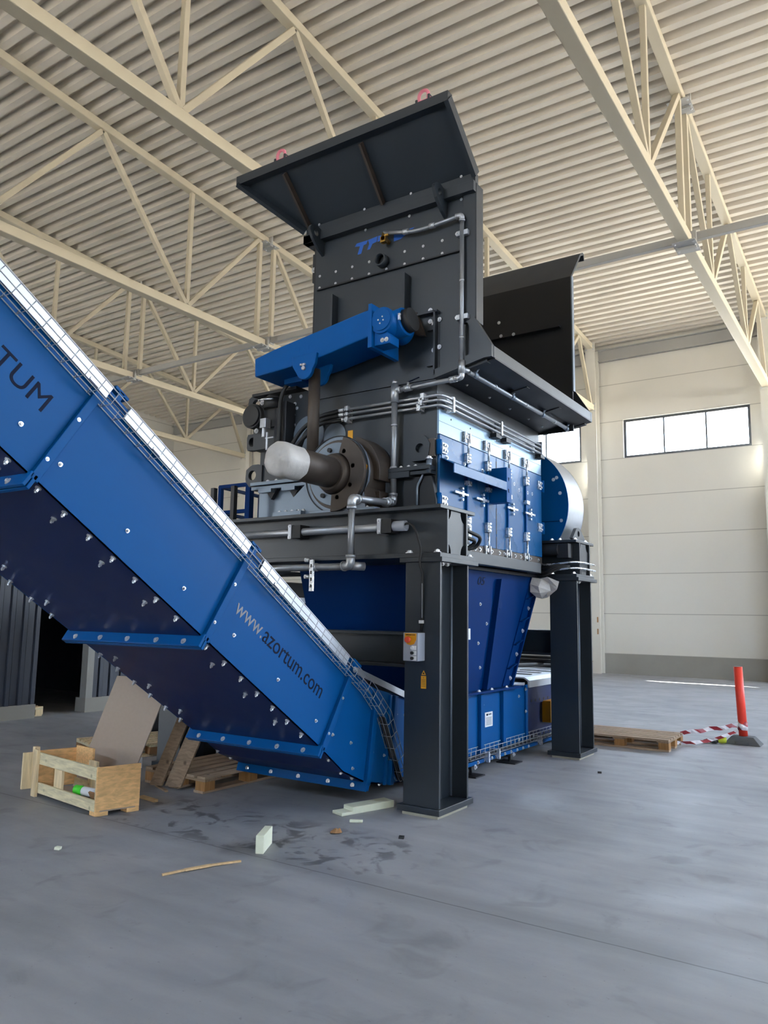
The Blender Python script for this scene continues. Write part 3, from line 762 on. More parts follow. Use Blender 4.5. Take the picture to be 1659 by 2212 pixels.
# round drive guard behind the far beam
R, gx, gz = .76, -.86, 2.915
a0 = math.asin((2.486-gz)/R)
arcp = [(gx+R*math.cos(a), gz+R*math.sin(a)) for a in [a0+(PI*.62-a0)*i/30 for i in range(31)]]
gd = MB().prism(arcp+[(gx, gz+R*.9), (gx, 2.486)], 'y', 3.24, 3.26).build('drive_guard', 'blue', sd)
b = MB()
vs = [(x, y, z) for y in (3.25, 3.78) for x, z in arcp]; n = len(arcp)
b.poly(vs, [(i, i+1, n+i+1, n+i) for i in range(n-1)], [1]*(n-1))
b.prism(arcp+[(gx, 2.486)], 'y', 3.76, 3.78)
b.build('guard_rim', 'galv', gd)
MB().box(-.6, -.19, 3.236, 3.24, 2.712, 2.718).build('guard_seam', 'ink', gd)
for x, z in ((-.19, 2.72), (-.28, 3.22), (-.2, 3.05), (-.24, 3.24)): bolt(gd, (x, 3.24, z), (0, -1, 0), .014)

# ------------------------------------------------------------------ feed hopper
hp = thing('feed_hopper', 'tall matt black feed hopper with flared top rim, standing on the shredder', 'hopper', (-.95, 1.88, 3.78))
fp = MB().prism([(-1.9, 3.785), (-1.9, 5.6), (.0, 5.6), (.0, 4.28), (.185, 3.985), (.185, 3.88), (-.39, 3.785)], 'y', YF, YF+.02).build('front_panel', 'dark', hp)
b = MB().box(-.11, .02, YF-.03, YF, 4.25, 5.6).box(.02, .03, YF-.03, YF+.11, 4.25, 5.6)
b.build('edge_stiffener', 'dark', fp, bevel=.003)
b = MB()
b.poly([(x, y, z) for y in (YF-.06, YF) for x, z in ((.02, 4.28), (.195, 3.985), (.195, 3.875), (.12, 3.875), (.12, 3.97), (-.06, 4.25))], [tuple(range(6)), tuple(range(6, 12))]+[(i, (i+1) % 6, 6+(i+1) % 6, 6+i) for i in range(6)])
b.prism([(.12, 3.875), (.12, 3.96), (-.4, 3.85), (-.4, 3.765)], 'y', YF-.06, YF)
b.build('cheek_frame', 'dark', fp)
# bolted wear plate
wp = MB().box(-1.87, -.11, YF-.008, YF, 4.985, 5.47).build('bolted_plate', 'dark', fp)
MB().box(-1.86, -.12, YF-.03, YF-.008, 4.972, 4.985).build('plate_lip', 'darkflat', wp)
for i in range(9):
    x = -1.835+i*(1.703/8)
    for z in (5.005, 5.135):
        if not (i == 4 and z > 5.1): bolt(wp, (x, YF-.008, z), (0, -1, 0), .0095)
cyl = MB().ring((-1.02, YF, 5.09), (0, -1, 0), .055, .068, .09, 28).build('nozzle', 'dark', fp)
MB().cyl((-1.02, YF-.009, 5.09), (-1.02, YF-.012, 5.09), .056, n=24).build('nozzle_bore', 'rubber', cyl)
# worn blue mark on the front
b = MB()
for q in ([(-1.38, 5.345), (-1.36, 5.375), (-1.22, 5.375), (-1.235, 5.34), (-1.27, 5.335), (-1.3, 5.25), (-1.345, 5.25), (-1.315, 5.335)],
          [(-1.215, 5.375), (-1.1, 5.385), (-1.11, 5.33), (-1.16, 5.32), (-1.19, 5.27), (-1.225, 5.27), (-1.2, 5.33)],
          [(-1.09, 5.385), (-1.03, 5.38), (-1.02, 5.33), (-1.1, 5.325)],
          [(-.9, 5.36), (-.66, 5.36), (-.72, 5.325), (-.82, 5.28), (-.9, 5.275)]):
    b.prism(q, 'y', YF-.0095, YF-.008)
b.build('worn_mark', 'inkblue', fp)
# stiffening ribs and corner bracket
for x, z0, z1 in ((-1.6, 4.4, 4.85), (-.72, 4.45, 4.87)): MB().box(x-.012, x+.012, YF-.1, YF, z0, z1).build('rib', 'dark', fp, bevel=.003)
b = MB().box(-.66, -.37, YF-.06, YF, 4.415, 4.435).box(-.41, -.39, YF-.06, YF, 3.8, 4.43).box(-.41, -.37, YF-.008, YF, 3.8, 4.43)
bk = b.build('angle_bracket', 'dark', fp)
for x, z in ((-.47, 4.35), (-.47, 4.46), (-.43, 4.32), (-.37, 4.35), (-.43, 4.06), (-.37, 4.08)): bolt(bk, (x, YF-.01, z), (0, -1, 0), .015)
for z in (4.25, 3.9): MB().prism([(-.41, z), (-.49, z), (-.41, z+.06)], 'y', YF-.04, YF).build('gusset', 'dark', bk)
MB().holeplate([(-.72, 4.38), (-.66, 4.46), (-.6, 4.46), (-.5, 4.2), (-.56, 4.2), (-.7, 4.32)], (-.625, 4.37), .04, 'y', YF-.06, YF-.02).build('pivot_lug', 'rust', bk)
# collar
b = MB().box(-2.02, .025, .54, YF, 5.51, 5.61).box(-2.01, .025, .575, YF+.02, 5.61, 5.70); b.box(-2.02, -1.9, .54, .9, 5.51, 5.6)
co = b.build('collar_beam', 'dark', hp, bevel=.004)
for x, y, z in ((-1.24, .57, 5.705), (-1.83, .57, 5.705), (-.68, .57, 5.705), (-.12, .57, 5.705)): bolt(co, (x, y, z-.005), (0, -1, 0), .009)
for x in (-1.25, -1.8, -.72, -.14): bolt(fp, (x, YF-.008, 5.495), (0, -1, 0), .01)
for x in (-1.8, -.31):
    MB().holeplate([(.36, 5.56), (.4, 5.62), (.48, 5.64), (.62, 5.6), (.62, 5.32), (.58, 5.34), (.42, 5.47)], (.47, 5.55), .035, 'x', x-.015, x+.015).build('lifting_lug', 'dark', co)
# front flare leaning out
def fl(t, s): # t 0..1 bottom to top, s 0..1 left to right
    xl = -2.02+(-2.52+2.02)*t; x = xl+(.02-xl)*s
    return V(x, .6+(.06-.6)*t, 5.70+(6.15-5.70)*t)
nrm = V(0, -.64, -.77)
def flat(b, quad, th):
    q = [Vector(p) for p in quad]
    b.poly(q+[p-nrm*th for p in q], [(0, 1, 2, 3), (4, 5, 6, 7), (0, 1, 5, 4), (1, 2, 6, 5), (2, 3, 7, 6), (3, 0, 4, 7)])
b = MB(); flat(b, [fl(0, 0), fl(0, 1), fl(1, 1), fl(1, 0)], .014)
ff = b.build('front_flare', 'dark', hp)
b = MB()
b.box(-2.535, .035, .02, .1, 6.095, 6.19)
flat(b, [fl(.86, 0)+nrm*.05, fl(.86, 1)+nrm*.05, fl(1, 1)+nrm*.05, fl(1, 0)+nrm*.05], .05) if False else None
b.bar(fl(0, 1)+nrm*.03+V(.005, 0, 0), fl(1, 1)+nrm*.035+V(.005, 0, 0), .045, .1, nrm)
b.bar(fl(0, 0)+nrm*.03, fl(1, 0)+nrm*.035, .045, .1, nrm)
b.build('flare_rim', 'dark', ff)
for xt, xb in ((-1.93, -1.95), (-.965, -1.005)):
    b = MB().bar(V(xb, .585, 5.71)+nrm*.03, V(xt, .12, 6.1)+nrm*.03, .025, .07, nrm); b.build('rib', 'rust', ff)
# back panel, flare, left side
bp_ = MB().box(-1.9, .02, 3.12, 3.145, 3.76, 5.675).build('back_panel', 'darkflat', hp)
MB().box(-1.5, -.11, 3.05, 3.12, 5.045, 5.065).build('wear_ledge', 'darkflat', bp_)
for x, z in ((-.93, 5.28), (-.87, 5.07), (-.7, 5.06)): bolt(bp_, (x, 3.12 if z > 5.1 else 3.05, z), (0, -1, 0), .014)
MB().box(.02, .035, 3.11, 3.17, 4.24, 5.675).build('edge_strip', 'steel', bp_)
b = MB().prism([(3.12, 5.67), (3.48, 6.11), (3.57, 6.165), (3.62, 6.16), (3.63, 6.08), (3.61, 6.08), (3.595, 6.14), (3.5, 6.09), (3.145, 5.66)], 'x', -2.3, .02)
b.build('back_flare', 'dark', hp)
MB().prism([(.02, 4.26), (.2, 3.97), (.2, 3.88), (-.39, 3.77), (-.39, 4.26)], 'y', 3.2, 3.23).build('back_cheek', 'darkflat', hp)
MB().box(-1.92, -1.9, YF, 3.145, 3.785, 5.6).build('left_panel', 'darkflat', hp)
MB().box(-1.96, -1.9, .64, .75, 5.1, 5.42).build('side_bracket', 'darkflat', hp)
bolt(hp, (-1.94, .64, 5.24), (0, -1, 0), .02)
# loading tray lip
b = MB().box(.125, .2, .6, 3.265, 3.875, 3.985)
tl_ = b.build('loading_lip', 'dark', hp, bevel=.006)
b = MB().prism([(.15, 3.985), (.15, 3.955), (-1.7, 3.78), (-1.7, 3.8)], 'y', .64, 3.25); b.build('tray_floor', 'darkflat', tl_)
b = MB().prism([(.13, 3.9), (.13, 3.88), (-.4, 3.782), (-.4, 3.80)], 'y', .64, 3.25)
for y in (.6, 1.5, 2.38, 3.2): b.prism([(.13, 3.88), (-.1, 3.84), (-.1, 3.80), (.13, 3.845)], 'y', y, y+.07)
b.prism([(.2, 3.876), (-.0, 3.84), (-.0, 3.83), (.2, 3.866)], 'y', .62, 3.25)
un = b.build('tray_underside', 'darkflat', tl_)
for y in (1.0, 1.5, 2.0, 2.5, 2.9): bolt(un, (-.28, y, 3.80), (0, 0, -1), .011)
# hydraulic arm on the hopper front
ar = thing('hydraulic_pusher', 'bright blue hydraulic pusher arm with round end boss on the front of the hopper', 'hydraulic arm', (-1.5, .4, 3.9))
b = MB().prism([(-2.28, 3.97), (-2.29, 4.165), (-2.05, 4.215), (-.83, 4.40), (-.80, 4.14), (-1.45, 4.03), (-1.75, 4.0)], 'y', .15, .585)
bx_ = b.build('arm_beam', 'arm', ar, bevel=.012)
MB().box(-2.1, -1.86, .4, .6, 3.93, 4.03).build('arm_base', 'arm', ar, bevel=.006)
MB().prism([(-.835, 4.0), (-.835, 4.42), (-.8, 4.42), (-.79, 4.0)], 'y', .1, .56).build('end_plate', 'arm', ar)
b = MB().cyl((-.7, .12, 4.245), (-.7, .5, 4.245), .125, n=36); b.cyl((-.8, .32, 4.235), (-.56, .32, 4.27), .135, n=36)
bs = b.build('end_boss', 'arm', ar, bevel=.004)
MB().cyl((-.7, .125, 4.245), (-.7, .105, 4.245), .1, n=36).build('boss_cap', 'arm', bs)
for dx, dz in ((-.025, 0), (.02, .025), (.03, -.01), (-.005, -.035)): MB().cyl((-.7+dx, .105, 4.245+dz), (-.7+dx, .1, 4.245+dz), .008, n=10).build('screw', 'zinc', bs)
MB().cyl((-.56, .33, 4.272), (-.49, .33, 4.283), .112, n=36).build('seal_boot', 'rubber', bs)
MB().box(-.56, -.54, .18, .2, 4.24, 4.3).build('grease_nipple', 'zinc', bs)
MB().prism([(-.79, 4.02), (-.62, 4.02), (-.62, 4.1), (-.66, 4.14), (-.79, 4.16)], 'y', .14, .3).build('stop_bracket', 'arm', bs, bevel=.006)
for x in (-.7, -.655): bolt(bs, (x, .14, 4.06), (0, -1, 0), .014)
for y0, y1 in ((.36, .4), (.12, .16)):
    b = MB().prism([(-1.76, 4.08), (-1.45, 4.08), (-1.47, 3.97)]+[(-1.6+.1*math.cos(a), 3.93+.1*math.sin(a)) for a in [-.1-PI*.85*i/8 for i in range(9)]]+[(-1.75, 3.98)], 'y', y0, y1)
    cv = b.build('clevis_plate', 'arm', ar, bevel=.006)
MB().box(-1.64, -1.58, .1, .12, 3.965, 3.985).cyl((-1.6, .12, 3.94), (-1.6, .1, 3.94), .02, n=12).build('clevis_pin', 'zinc', cv)
MB().cyl((-1.58, .26, 3.05), (-1.58, .26, 3.96), .058, n=24).build('piston_rod', 'rust', ar)
for x in (-1.72, -1.6): MB().box(x-.03, x+.03, .148, .152, 4.14, 4.18).build('arm_plug', 'arm', ar)
# lifting shackles on the rim
for x, lab in ((-1.95, 'pink lifting shackle at the left end of the hopper rim'), (-.24, 'pink lifting shackle at the right end of the hopper rim')):
    sk = thing('lifting_shackle', lab, 'shackle', (x, .065, 6.185), 'hopper rim shackles')
    MB().box(x-.075, x-.055, .04, .09, 6.185, 6.235).box(x+.055, x+.075, .04, .09, 6.185, 6.25).build('mounting_ear', 'dark', sk)
    pts = [(x-.045, .065, 6.21)]+[(x+.05*math.cos(a), .065, 6.265+.055*math.sin(a)) for a in [PI-PI*i/12 for i in range(13)]]+[(x+.045, .065, 6.21)]
    MB().tube(pts, .016, 10).build('bow', 'pink', sk)
    MB().cyl((x-.08, .065, 6.215), (x+.08, .065, 6.215), .015, n=12).build('pin', 'pink', sk)

# ------------------------------------------------------------------ spray water pipe
wtr = thing('water_pipe', 'galvanised water pipe climbing the front of the shredder and hopper', 'pipe', (-.82, 0, 1.99))
def pipe(pts, r, name='pipe_run', par=None, rad=.05, mt='pipe', n=12): return MB().tube(bendpath(pts, rad, 6), r, n).build(name, mt, par or wtr)
def elbow(c, d1, d2, r):
    c, d1, d2 = V(*c), V(*d1), V(*d2)
    b = MB().tube(bendpath([c+d1*r*2.4, c, c+d2*r*2.4], r*1.8, 6), r*1.22, 14)
    b.cyl(c+d1*r*2.2, c+d1*r*3.0, r*1.38, n=14).cyl(c+d2*r*2.2, c+d2*r*3.0, r*1.38, n=14)
    return b.build('elbow', 'galv', wtr)
pipe([(-2.45, -.03, 1.985), (-.83, -.03, 1.985)], .032)
elbow((-.83, -.1, 1.985), (0, 0, 1), (-1, .3, 0), .032)
MB().cyl((-.83, -.08, 1.985), (-.77, .02, 1.985), .038, n=14).build('pipe_cap', 'galv', wtr)
pipe([(-.83, -.1, 1.985), (-.83, -.1, 2.57)], .03)
elbow((-.83, -.1, 2.575), (0, 0, -1), (0, 1, 0), .032)
pipe([(-.83, -.1, 2.575), (-.82, .5, 2.61)], .032)
MB().cyl((-.825, .4, 2.606), (-.825, .46, 2.609), .042, n=16).build('union', 'galv', wtr)
elbow((-.81, .53, 2.615), (0, -1, 0), (0, 0, 1), .03)
pipe([(-.81, .53, 2.615), (-.81, .53, 3.72)], .029)
for z in (2.95, 3.36): MB().cyl((-.81, .53, z-.01), (-.81, .53, z+.01), .033, n=14).build('pipe_joint', 'galv', wtr)
b = MB().cyl((-.81, .53, 3.58), (-.81, .53, 3.76), .04, n=16).cyl((-.81, .53, 3.76), (-.81, .53, 3.8), .03, n=14).cyl((-.81, .53, 3.7), (-.74, .53, 3.7), .032, n=14); b.build('tee', 'galv', wtr)
MB().box(-.92, -.87, .56, YF, 2.6, 2.82).box(-.87, -.8, .53, .57, 2.6, 2.62).build('pipe_bracket', 'steel', wtr)
pipe([(-.81, .53, 3.7), (-.105, .55, 3.72)], .022)
vl = MB().cyl((-.7, .53, 3.7), (-.62, .53, 3.703), .03, n=12).cyl((-.66, .53, 3.7), (-.66, .53, 3.76), .014, n=10).cyl((-.22, .545, 3.715), (-.17, .548, 3.717), .03, n=12).build('ball_valve', 'galv', wtr)
MB().bar((-.67, .53, 3.76), (-.54, .53, 3.79), .016, .006).build('valve_lever', 'ink', vl)
elbow((-.1, .55, 3.72), (-1, 0, 0), (0, 0, 1), .022)
b = MB().cyl((-.1, .55, 3.76), (-.1, .55, 3.88), .032, n=14).cyl((-.1, .55, 3.8), (-.07, .62, 3.8), .026, n=12); b.build('tee', 'galv', wtr)
pipe([(-.1, .55, 3.72), (-.1, .55, 5.29)], .021)
for z in (4.1, 4.65): MB().cyl((-.1, .55, z-.01), (-.1, .55, z+.01), .024, n=14).build('pipe_joint', 'galv', wtr)
for z in (4.3, 5.12):
    cpp = MB().box(-.16, -.04, .545, YF-.03, z-.025, z+.025).build('pipe_clamp', 'galv', wtr, bevel=.004)
    bolt(cpp, (-.15, .545, z), (0, -1, 0), .012)
elbow((-.1, .55, 5.295), (0, 0, -1), (-1, 0, 0), .021)
pipe([(-.1, .55, 5.295), (-.35, .55, 5.28), (-.6, .55, 5.27), (-.98, .55, 5.36)], .02, rad=.3)
for x, z in ((-.42, 5.279), (-.72, 5.3)): MB().cyl((x-.03, .55, z+.004), (x+.03, .55, z-.002), .027, n=12).build('union', 'galv', wtr)
b = MB().cyl((-.98, .55, 5.36), (-.98, .55, 5.25), .02, n=10).cyl((-1.0, .55, 5.33), (-.92, .55, 5.33), .016, n=10).cyl((-.96, .5, 5.28), (-.96, YF-.008, 5.28), .024, n=12).box(-.99, -.93, .5, .54, 5.24, 5.3)
b.build('brass_valve', 'brass', wtr)
pipe([(-.06, .62, 3.78), (-.05, 3.13, 3.79)], .022)
for y in (.72, 1.55, 2.35, 3.08):
    b = MB().cyl((-.05, y-.03, 3.782), (-.05, y+.03, 3.782), .028, n=12).cyl((-.05, y, 3.79), (-.02, y, 3.84), .014, n=8).box(-.035, -.005, y-.012, y+.012, 3.825, 3.85)
    b.build('spray_nozzle', 'steel', wtr)
for y in (1.15, 1.9, 2.7): MB().cyl((-.053, y-.01, 3.784), (-.053, y+.01, 3.784), .0245, n=12).build('pipe_joint', 'galv', wtr)
# rail hanger on the lower run
b = MB().box(-1.29, -1.25, -.09, -.07, 1.77, 2.05); hg = b.build('hanger_rail', 'zinc', wtr)
b = MB()
for z in (1.8, 1.86, 1.92, 1.98): b.box(-1.278, -1.262, -.0915, -.09, z, z+.03)
b.build('slot', 'rubber', hg)
MB().cyl((-1.32, -.04, 1.985), (-1.24, -.04, 1.985), .037, n=16).build('pipe_clamp', 'galv', wtr)
for z in (2.05, 1.9): MB().cyl((-1.35, -.08, z), (-1.33, -.02, z), .02, n=6).build('clamp_bolt', 'zinc', wtr)
# ------------------------------------------------------------------ discharge chute
ch = thing('discharge_chute', 'tapering blue discharge chute under the shredder, standing on the horizontal conveyor', 'chute', (-1.3, 1.9, .8))
T = [(-.52, .68), (-.52, 3.3), (-2.06, 3.3), (-2.06, .68)]; B_ = [(-.6, .95), (-.6, 2.64), (-1.94, 2.64), (-1.94, .95)]
b = MB().poly([(x, y, 2.07) for x, y in T]+[(x, y, .815) for x, y in B_], [(0, 1, 2, 3), (4, 5, 6, 7)]+[(i, (i+1) % 4, 4+(i+1) % 4, 4+i) for i in range(4)])
cs = b.build('chute_shell', 'bluech', ch)
def cx(z): return -.6+(z-.815)/1.255*.08
def cyr(z): return 2.64+(z-.815)/1.255*.66
def strip(y0a, y1a, y0b, y1b, z0, z1, th, name, mt='bluech', par=None):
    """raised strip on the right face from z0 (y0a..y1a) to z1 (y0b..y1b)"""
    q = [(y0a, z0), (y1a, z0), (y1b, z1), (y0b, z1)]
    return MB().poly([(cx(z)+t, y, z) for t in (-.002, th) for y, z in q], [(0, 1, 2, 3), (4, 5, 6, 7)]+[(i, (i+1) % 4, 4+(i+1) % 4, 4+i) for i in range(4)]).build(name, mt, par or cs)
fe = strip(cyr(.82)-.03, cyr(.82)+.0, cyr(2.05)-.03, cyr(2.05), .82, 2.05, .05, 'edge_flange')
strip(cyr(.82)-.2, cyr(.82)-.02, cyr(2.05)-.2, cyr(2.05)-.02, .82, 2.05, .012, 'edge_flange')
for k in range(5):
    z = .9+k*.26; bolt(fe, (cx(z)+.014, cyr(z)-.06, z), (1, 0, .1), .016)
    if k < 4: MB().obox((cx(z+.13)+.03, cyr(z+.13)-.12, z+.13), (.02, 0, 0), (0, .1, .025), (0, -.001, .004)).build('gusset', 'bluech', fe)
strip(1.96, 2.0, 2.17, 2.21, .82, 1.98, .06, 'rib'); strip(2.0, 2.12, 2.21, 2.27, .82, 1.98, .02, 'rib')
ip = strip(1.45, 1.9, 1.45, 2.07, .95, 1.76, .016, 'inspection_hatch')
for z, y in ((1.7, 1.78), (1.5, 1.95), (1.05, 1.85), (1.3, 1.78)): bolt(ip, (cx(z)+.016, y, z), (1, 0, 0), .012)
MB().cyl((cx(1.68), 2.2, 1.7), (cx(1.68)+.05, 2.2, 1.7), .045, n=18).build('hatch_knob', 'bluech', ip)
MB().box(cx(1.4)+.015, cx(1.4)+.03, 1.5, 1.57, 1.34, 1.45).build('rating_label', 'white', ip)
lettering('chute_lettering', '05', cs, (cx(1.93)+.002, 1.72, 1.9), (0, 1, 0), (.06, 0, 1), .17, .085, 'ink', shear=.25)
MB().box(-.6, -.5, .9, 2.8, .792, .815).build('foot_flange', 'bluech', cs, bevel=.003)
MB().box(-2.08, -.48, .64, 3.34, 2.045, 2.075).build('top_flange', 'darkflat', cs)
for y in (1.75, 2.05, 2.42): bolt(cs, (-.53, y, .815), (0, 0, 1), .016)
# a loose piece of wrapping film under the far beam
b = MB(); random.seed(5)
g = [[V(-.5+.1*i+random.uniform(-.015, .015), 3.05+random.uniform(-.05, .05)+.02*i, 2.03-.07*j-(.02*(i % 2))+random.uniform(-.02, .02)) for i in range(4)] for j in range(4 )]
g[3][0] += V(.06, 0, -.02); g[3][3] += V(-.12, .02, .06); g[2][3] += V(-.03, .01, .02)
vs = [p for r in g for p in r]
b.poly(vs+[p+V(0, .006, 0) for p in vs], [(4*j+i, 4*j+i+1, 4*j+i+5, 4*j+i+4) for j in range(3) for i in range(3)]+[(16+4*j+i, 16+4*j+i+1, 16+4*j+i+5, 16+4*j+i+4) for j in range(3) for i in range(3)])
tag(b.build('plastic_film', 'foil'), 'torn pale plastic film hanging under the far beam beside the chute', 'plastic film')

# ------------------------------------------------------------------ conveyor: level part under the machine, then a 34 degree incline towards the viewer
cvr = thing('belt_conveyor', 'long enclosed blue conveyor rising to the upper left from under the shredder', 'conveyor', (-1.27, 0, 0))
XS, XL2 = -.6, -1.95
K = .675; dA = math.atan(K); ey = V(0, math.cos(dA), -math.sin(dA)); en = V(0, math.sin(dA), math.cos(dA))   # down the belt; away from the belt
def bot(y): return .573-K*(y+.758)
H_ = .70
def up_(y, d=H_): return (y+en.y*d, bot(y)+en.z*d)
YA, YB, YC, Y0 = -3.227, -1.985, -.757, -5.7
prof_s = [[(Y0, bot(Y0)), (YA, bot(YA)), up_(YA), up_(Y0)], [(YA, bot(YA)), (YB, bot(YB)), up_(YB), up_(YA)], [(YB, bot(YB)), (YC, bot(YC)), up_(YC), up_(YB)],
          [(YC, bot(YC)), (-.45, .345), (-.14, .215), (-.02, .955), (-.16, 1.01), up_(YC)],
          [(-.14, .215), (.2, .15), (.45, .135), (.47, .85), (-.02, .955)], [(.45, .135), (1.1, .13), (1.1, .8), (.47, .85)],
          [(1.1, .13), (3.12, .13), (3.12, .79), (1.1, .79)]]
panels = []
for i, q in enumerate(prof_s):
    panels.append(MB().prism(q, 'x', XS-.012, XS).build('side_panel', 'blue', cvr))
    MB().prism(q, 'x', XL2, XL2+.012).build('side_panel', 'blue', cvr)
# underside sheets and the belt deck
btm = [(Y0, bot(Y0)), (YA, bot(YA)), (YB, bot(YB)), (YC, bot(YC)), (-.45, .345), (-.14, .215), (.2, .15), (.45, .135), (1.1, .13), (3.12, .13)]
bots = []
for (y0, z0), (y1, z1) in zip(btm, btm[1:]):
    b = MB().poly([(x, y, z+d) for d in (0, .012) for x in (XL2, XS) for y, z in ((y0, z0), (y1, z1))], [(0, 1, 3, 2), (4, 5, 7, 6), (0, 1, 5, 4), (2, 3, 7, 6), (0, 2, 6, 4), (1, 3, 7, 5)])
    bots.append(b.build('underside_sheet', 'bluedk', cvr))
tops = [up_(Y0, .62), up_(YC, .62), (-.1, .9), (.47, .78), (3.12, .7)]
b = MB()
for (y0, z0), (y1, z1) in zip(tops, tops[1:]):
    b.poly([(x, y, z-d) for d in (0, .015) for x in (XL2+.02, XS-.02) for y, z in ((y0, z0), (y1, z1))], [(0, 1, 3, 2), (4, 5, 7, 6), (0, 1, 5, 4), (2, 3, 7, 6), (0, 2, 6, 4), (1, 3, 7, 5)])
b.build('belt', 'rubber', cvr)
# folded lip along the top edge
for p, ya, yb in ((panels[0], Y0, YA), (panels[1], YA, YB), (panels[2], YB, YC)):
    a = V(XS, *up_(ya, .694)); c = V(XS, *up_(yb, .694))
    MB().bar(a+V(.008, 0, 0), c+V(.008, 0, 0), .016, .012, en).build('top_lip', 'bluedk', p)  # navy colour stands in for the shade under the lids
# seam strips on the side
def seam(p, q, par, w=.055, th=.035):
    p, q = V(XS+th/2, *p), V(XS+th/2, *q)
    MB().bar(p, q, w, th, (1, 0, 0)).build('seam_strip', 'blue', par, bevel=.004)
for y, pa in ((YA, panels[1]), (YB, panels[2]), (YC, panels[3])):
    seam((y, bot(y)-.02), up_(y, .64), pa)
seam((-.15, .2), (-.03, .93), panels[4]); seam((.2, .15), (.26, .88), panels[4]); seam((.12, .16), (.2, .89), panels[4], .03, .02)
for y in (1.2, 1.9, 2.44): seam((y, .14), (y, .775), panels[6], .07, .04)
seam((3.09, .13), (3.09, .8), panels[6], .06, .02)
# cross flanges under the belt
for k, y in enumerate((YA, YB, YC)):
    c = V(0, y, bot(y))
    b = MB()
    for s in (-.014, .014): b.obox((( XS+XL2)/2, c.y-en.y*.03+ey.y*s, c.z-en.z*.03+ey.z*s), (.71, 0, 0), en*.045, ey*.011)
    f = b.build('cross_flange', 'blue', cvr, bevel=.004)
    for x in (-.72, -.98, -1.27, -1.56, -1.84): bolt(f, V(x, c.y, c.z)-en*.045-ey*.026, -ey, .013)
b = MB()
for s in (-.014, .014): b.obox(((XS+XL2)/2, -.16+s, .2), (.71, 0, 0), (0, .012, .04), (0, .01, -.003))
f = b.build('cross_flange', 'blue', cvr, bevel=.004)
for x in (-.7, -.95, -1.27, -1.58, -1.86): bolt(f, V(x, -.185, .195), (0, -1, .2), .013)
# bolts along the edges of the underside, pointing down
for i, (ya, yb) in enumerate(((-5.2, YA), (YA, YB), (YB, YC))):
    y = ya+.07
    k = 0
    while y < yb-.03:
        for x in (XS-.03, XL2+.03): bolt(bots[i], (x, y, bot(y)), -en, .0115, 2.4)
        if k % 2 == 1 and y < yb-.1:
            for x in (XS-.17, XL2+.17): bolt(bots[i], (x, y+.03, bot(y+.03)), -en, .0115, 2.4)
        y += .1633; k += 1
for y, z in ((-.6, .46), (-.44, .34), (-.29, .277)): bolt(bots[3], (XS-.03, y, z), (0, -.4, -.9), .0125)
for y, z in ((-.05, .195), (.1, .168), (.3, .14)): bolt(bots[5], (XS-.03, y, z), (0, -.2, -1), .0125)
for y, z in ((-.5, .38), (-.34, .3)): bolt(bots[3], (XL2+.03, y, z), (0, -.4, -.9), .0125)
# bolts on the side sheets
for y, z, i in ((-3.062, 2.331, 1), (-2.606, 2.02, 1), (-2.16, 1.707, 1), (-1.708, 1.416, 2), (-1.254, 1.101, 2), (-.811, .774, 2), (-3.3, 2.5, 0), (-.6, .65, 3), (-.36, .56, 3), (-.06, .45, 4), (.12, .4, 4), (.3, .72, 4), (.44, .7, 4), (-.33, .36, 3)):
    bolt(panels[i], (XS, y, z), (1, 0, 0), .0088, 1.6)
for y, pa in ((YA, panels[1]), (YB, panels[2]), (YC, panels[3])):
    for d in (.12, .42):
        p = up_(y, d); bolt(pa, (XS+.035, p[0], p[1]), (1, 0, 0), .0075)
for y, z in ((1.98, .66), (1.98, .2), (2.9, .68), (3.05, .75), (2.9, .2), (3.05, .5)): bolt(panels[6], (XS if y < 3 else XS+.02, y, z), (1, 0, 0), .012)
# writing on the side
s2 = V(0, .831, -.556)
lettering('web_lettering', 'www.', panels[2], (XS+.001, -1.717, 1.572), ey, en, .325, .072, 'inkglare')
lettering('web_lettering', 'azortum.com', panels[2], (XS+.001, -1.437, 1.381), ey, en, .80, .092, 'ink')
lettering('side_lettering', 'AZORTUM', panels[0], (XS+.001, -3.90, 3.062), ey, en, .85, .118, 'ink')
# pale cover lids along the top
def lid(ya, yb):
    b = MB(); a, c = V(0, *up_(ya, .735)), V(0, *up_(yb, .735)); m = (a+c)/2; h = (c-a)/2
    b.obox((-1.275, m.y, m.z), (.7, 0, 0), h, en*.006)
    for x in (-.578, -1.972): b.obox((x, m.y-en.y*.036, m.z-en.z*.04), (.003, 0, 0), h, en*.046)
    return b.build('cover_lid', 'lid', cvr, bevel=.002)
lid(Y0, -3.19); lid(-3.06, -2.01); lid(-1.87, -.95); lid(-.945, -.84)
for y in (-3.13, -1.95):
    p = V(XS-.04, *up_(y, .73))
    b = MB().obox(p, (.04, 0, 0), ey*.02, en*.05).obox(p+en*.045, (.04, 0, 0), ey*.055, en*.01).obox(p-en*.03, (.05, 0, 0), ey*.1, en*.02)
    b.build('lid_clamp', 'blue', cvr, bevel=.003)
p = V(XS-.02, *up_(-.72, .72)); MB().obox(p, (.03, 0, 0), ey*.06, en*.05).build('lid_clamp', 'blue', cvr, bevel=.003)
b = MB().poly([(x, y, z+d) for d in (0, .012) for x in (XL2, -.575) for y, z in ((-.33, 1.135), (.55, .85))], [(0, 1, 3, 2), (4, 5, 7, 6), (0, 1, 5, 4), (2, 3, 7, 6), (0, 2, 6, 4), (1, 3, 7, 5)])
b.poly([(x, y, z-d) for d in (0, .05) for x in (-.578, -.572) for y, z in ((-.33, 1.14), (.55, .855))], [(0, 1, 3, 2), (4, 5, 7, 6), (0, 1, 5, 4), (2, 3, 7, 6), (0, 2, 6, 4), (1, 3, 7, 5)])
b.build('cover_lid', 'galv', cvr)
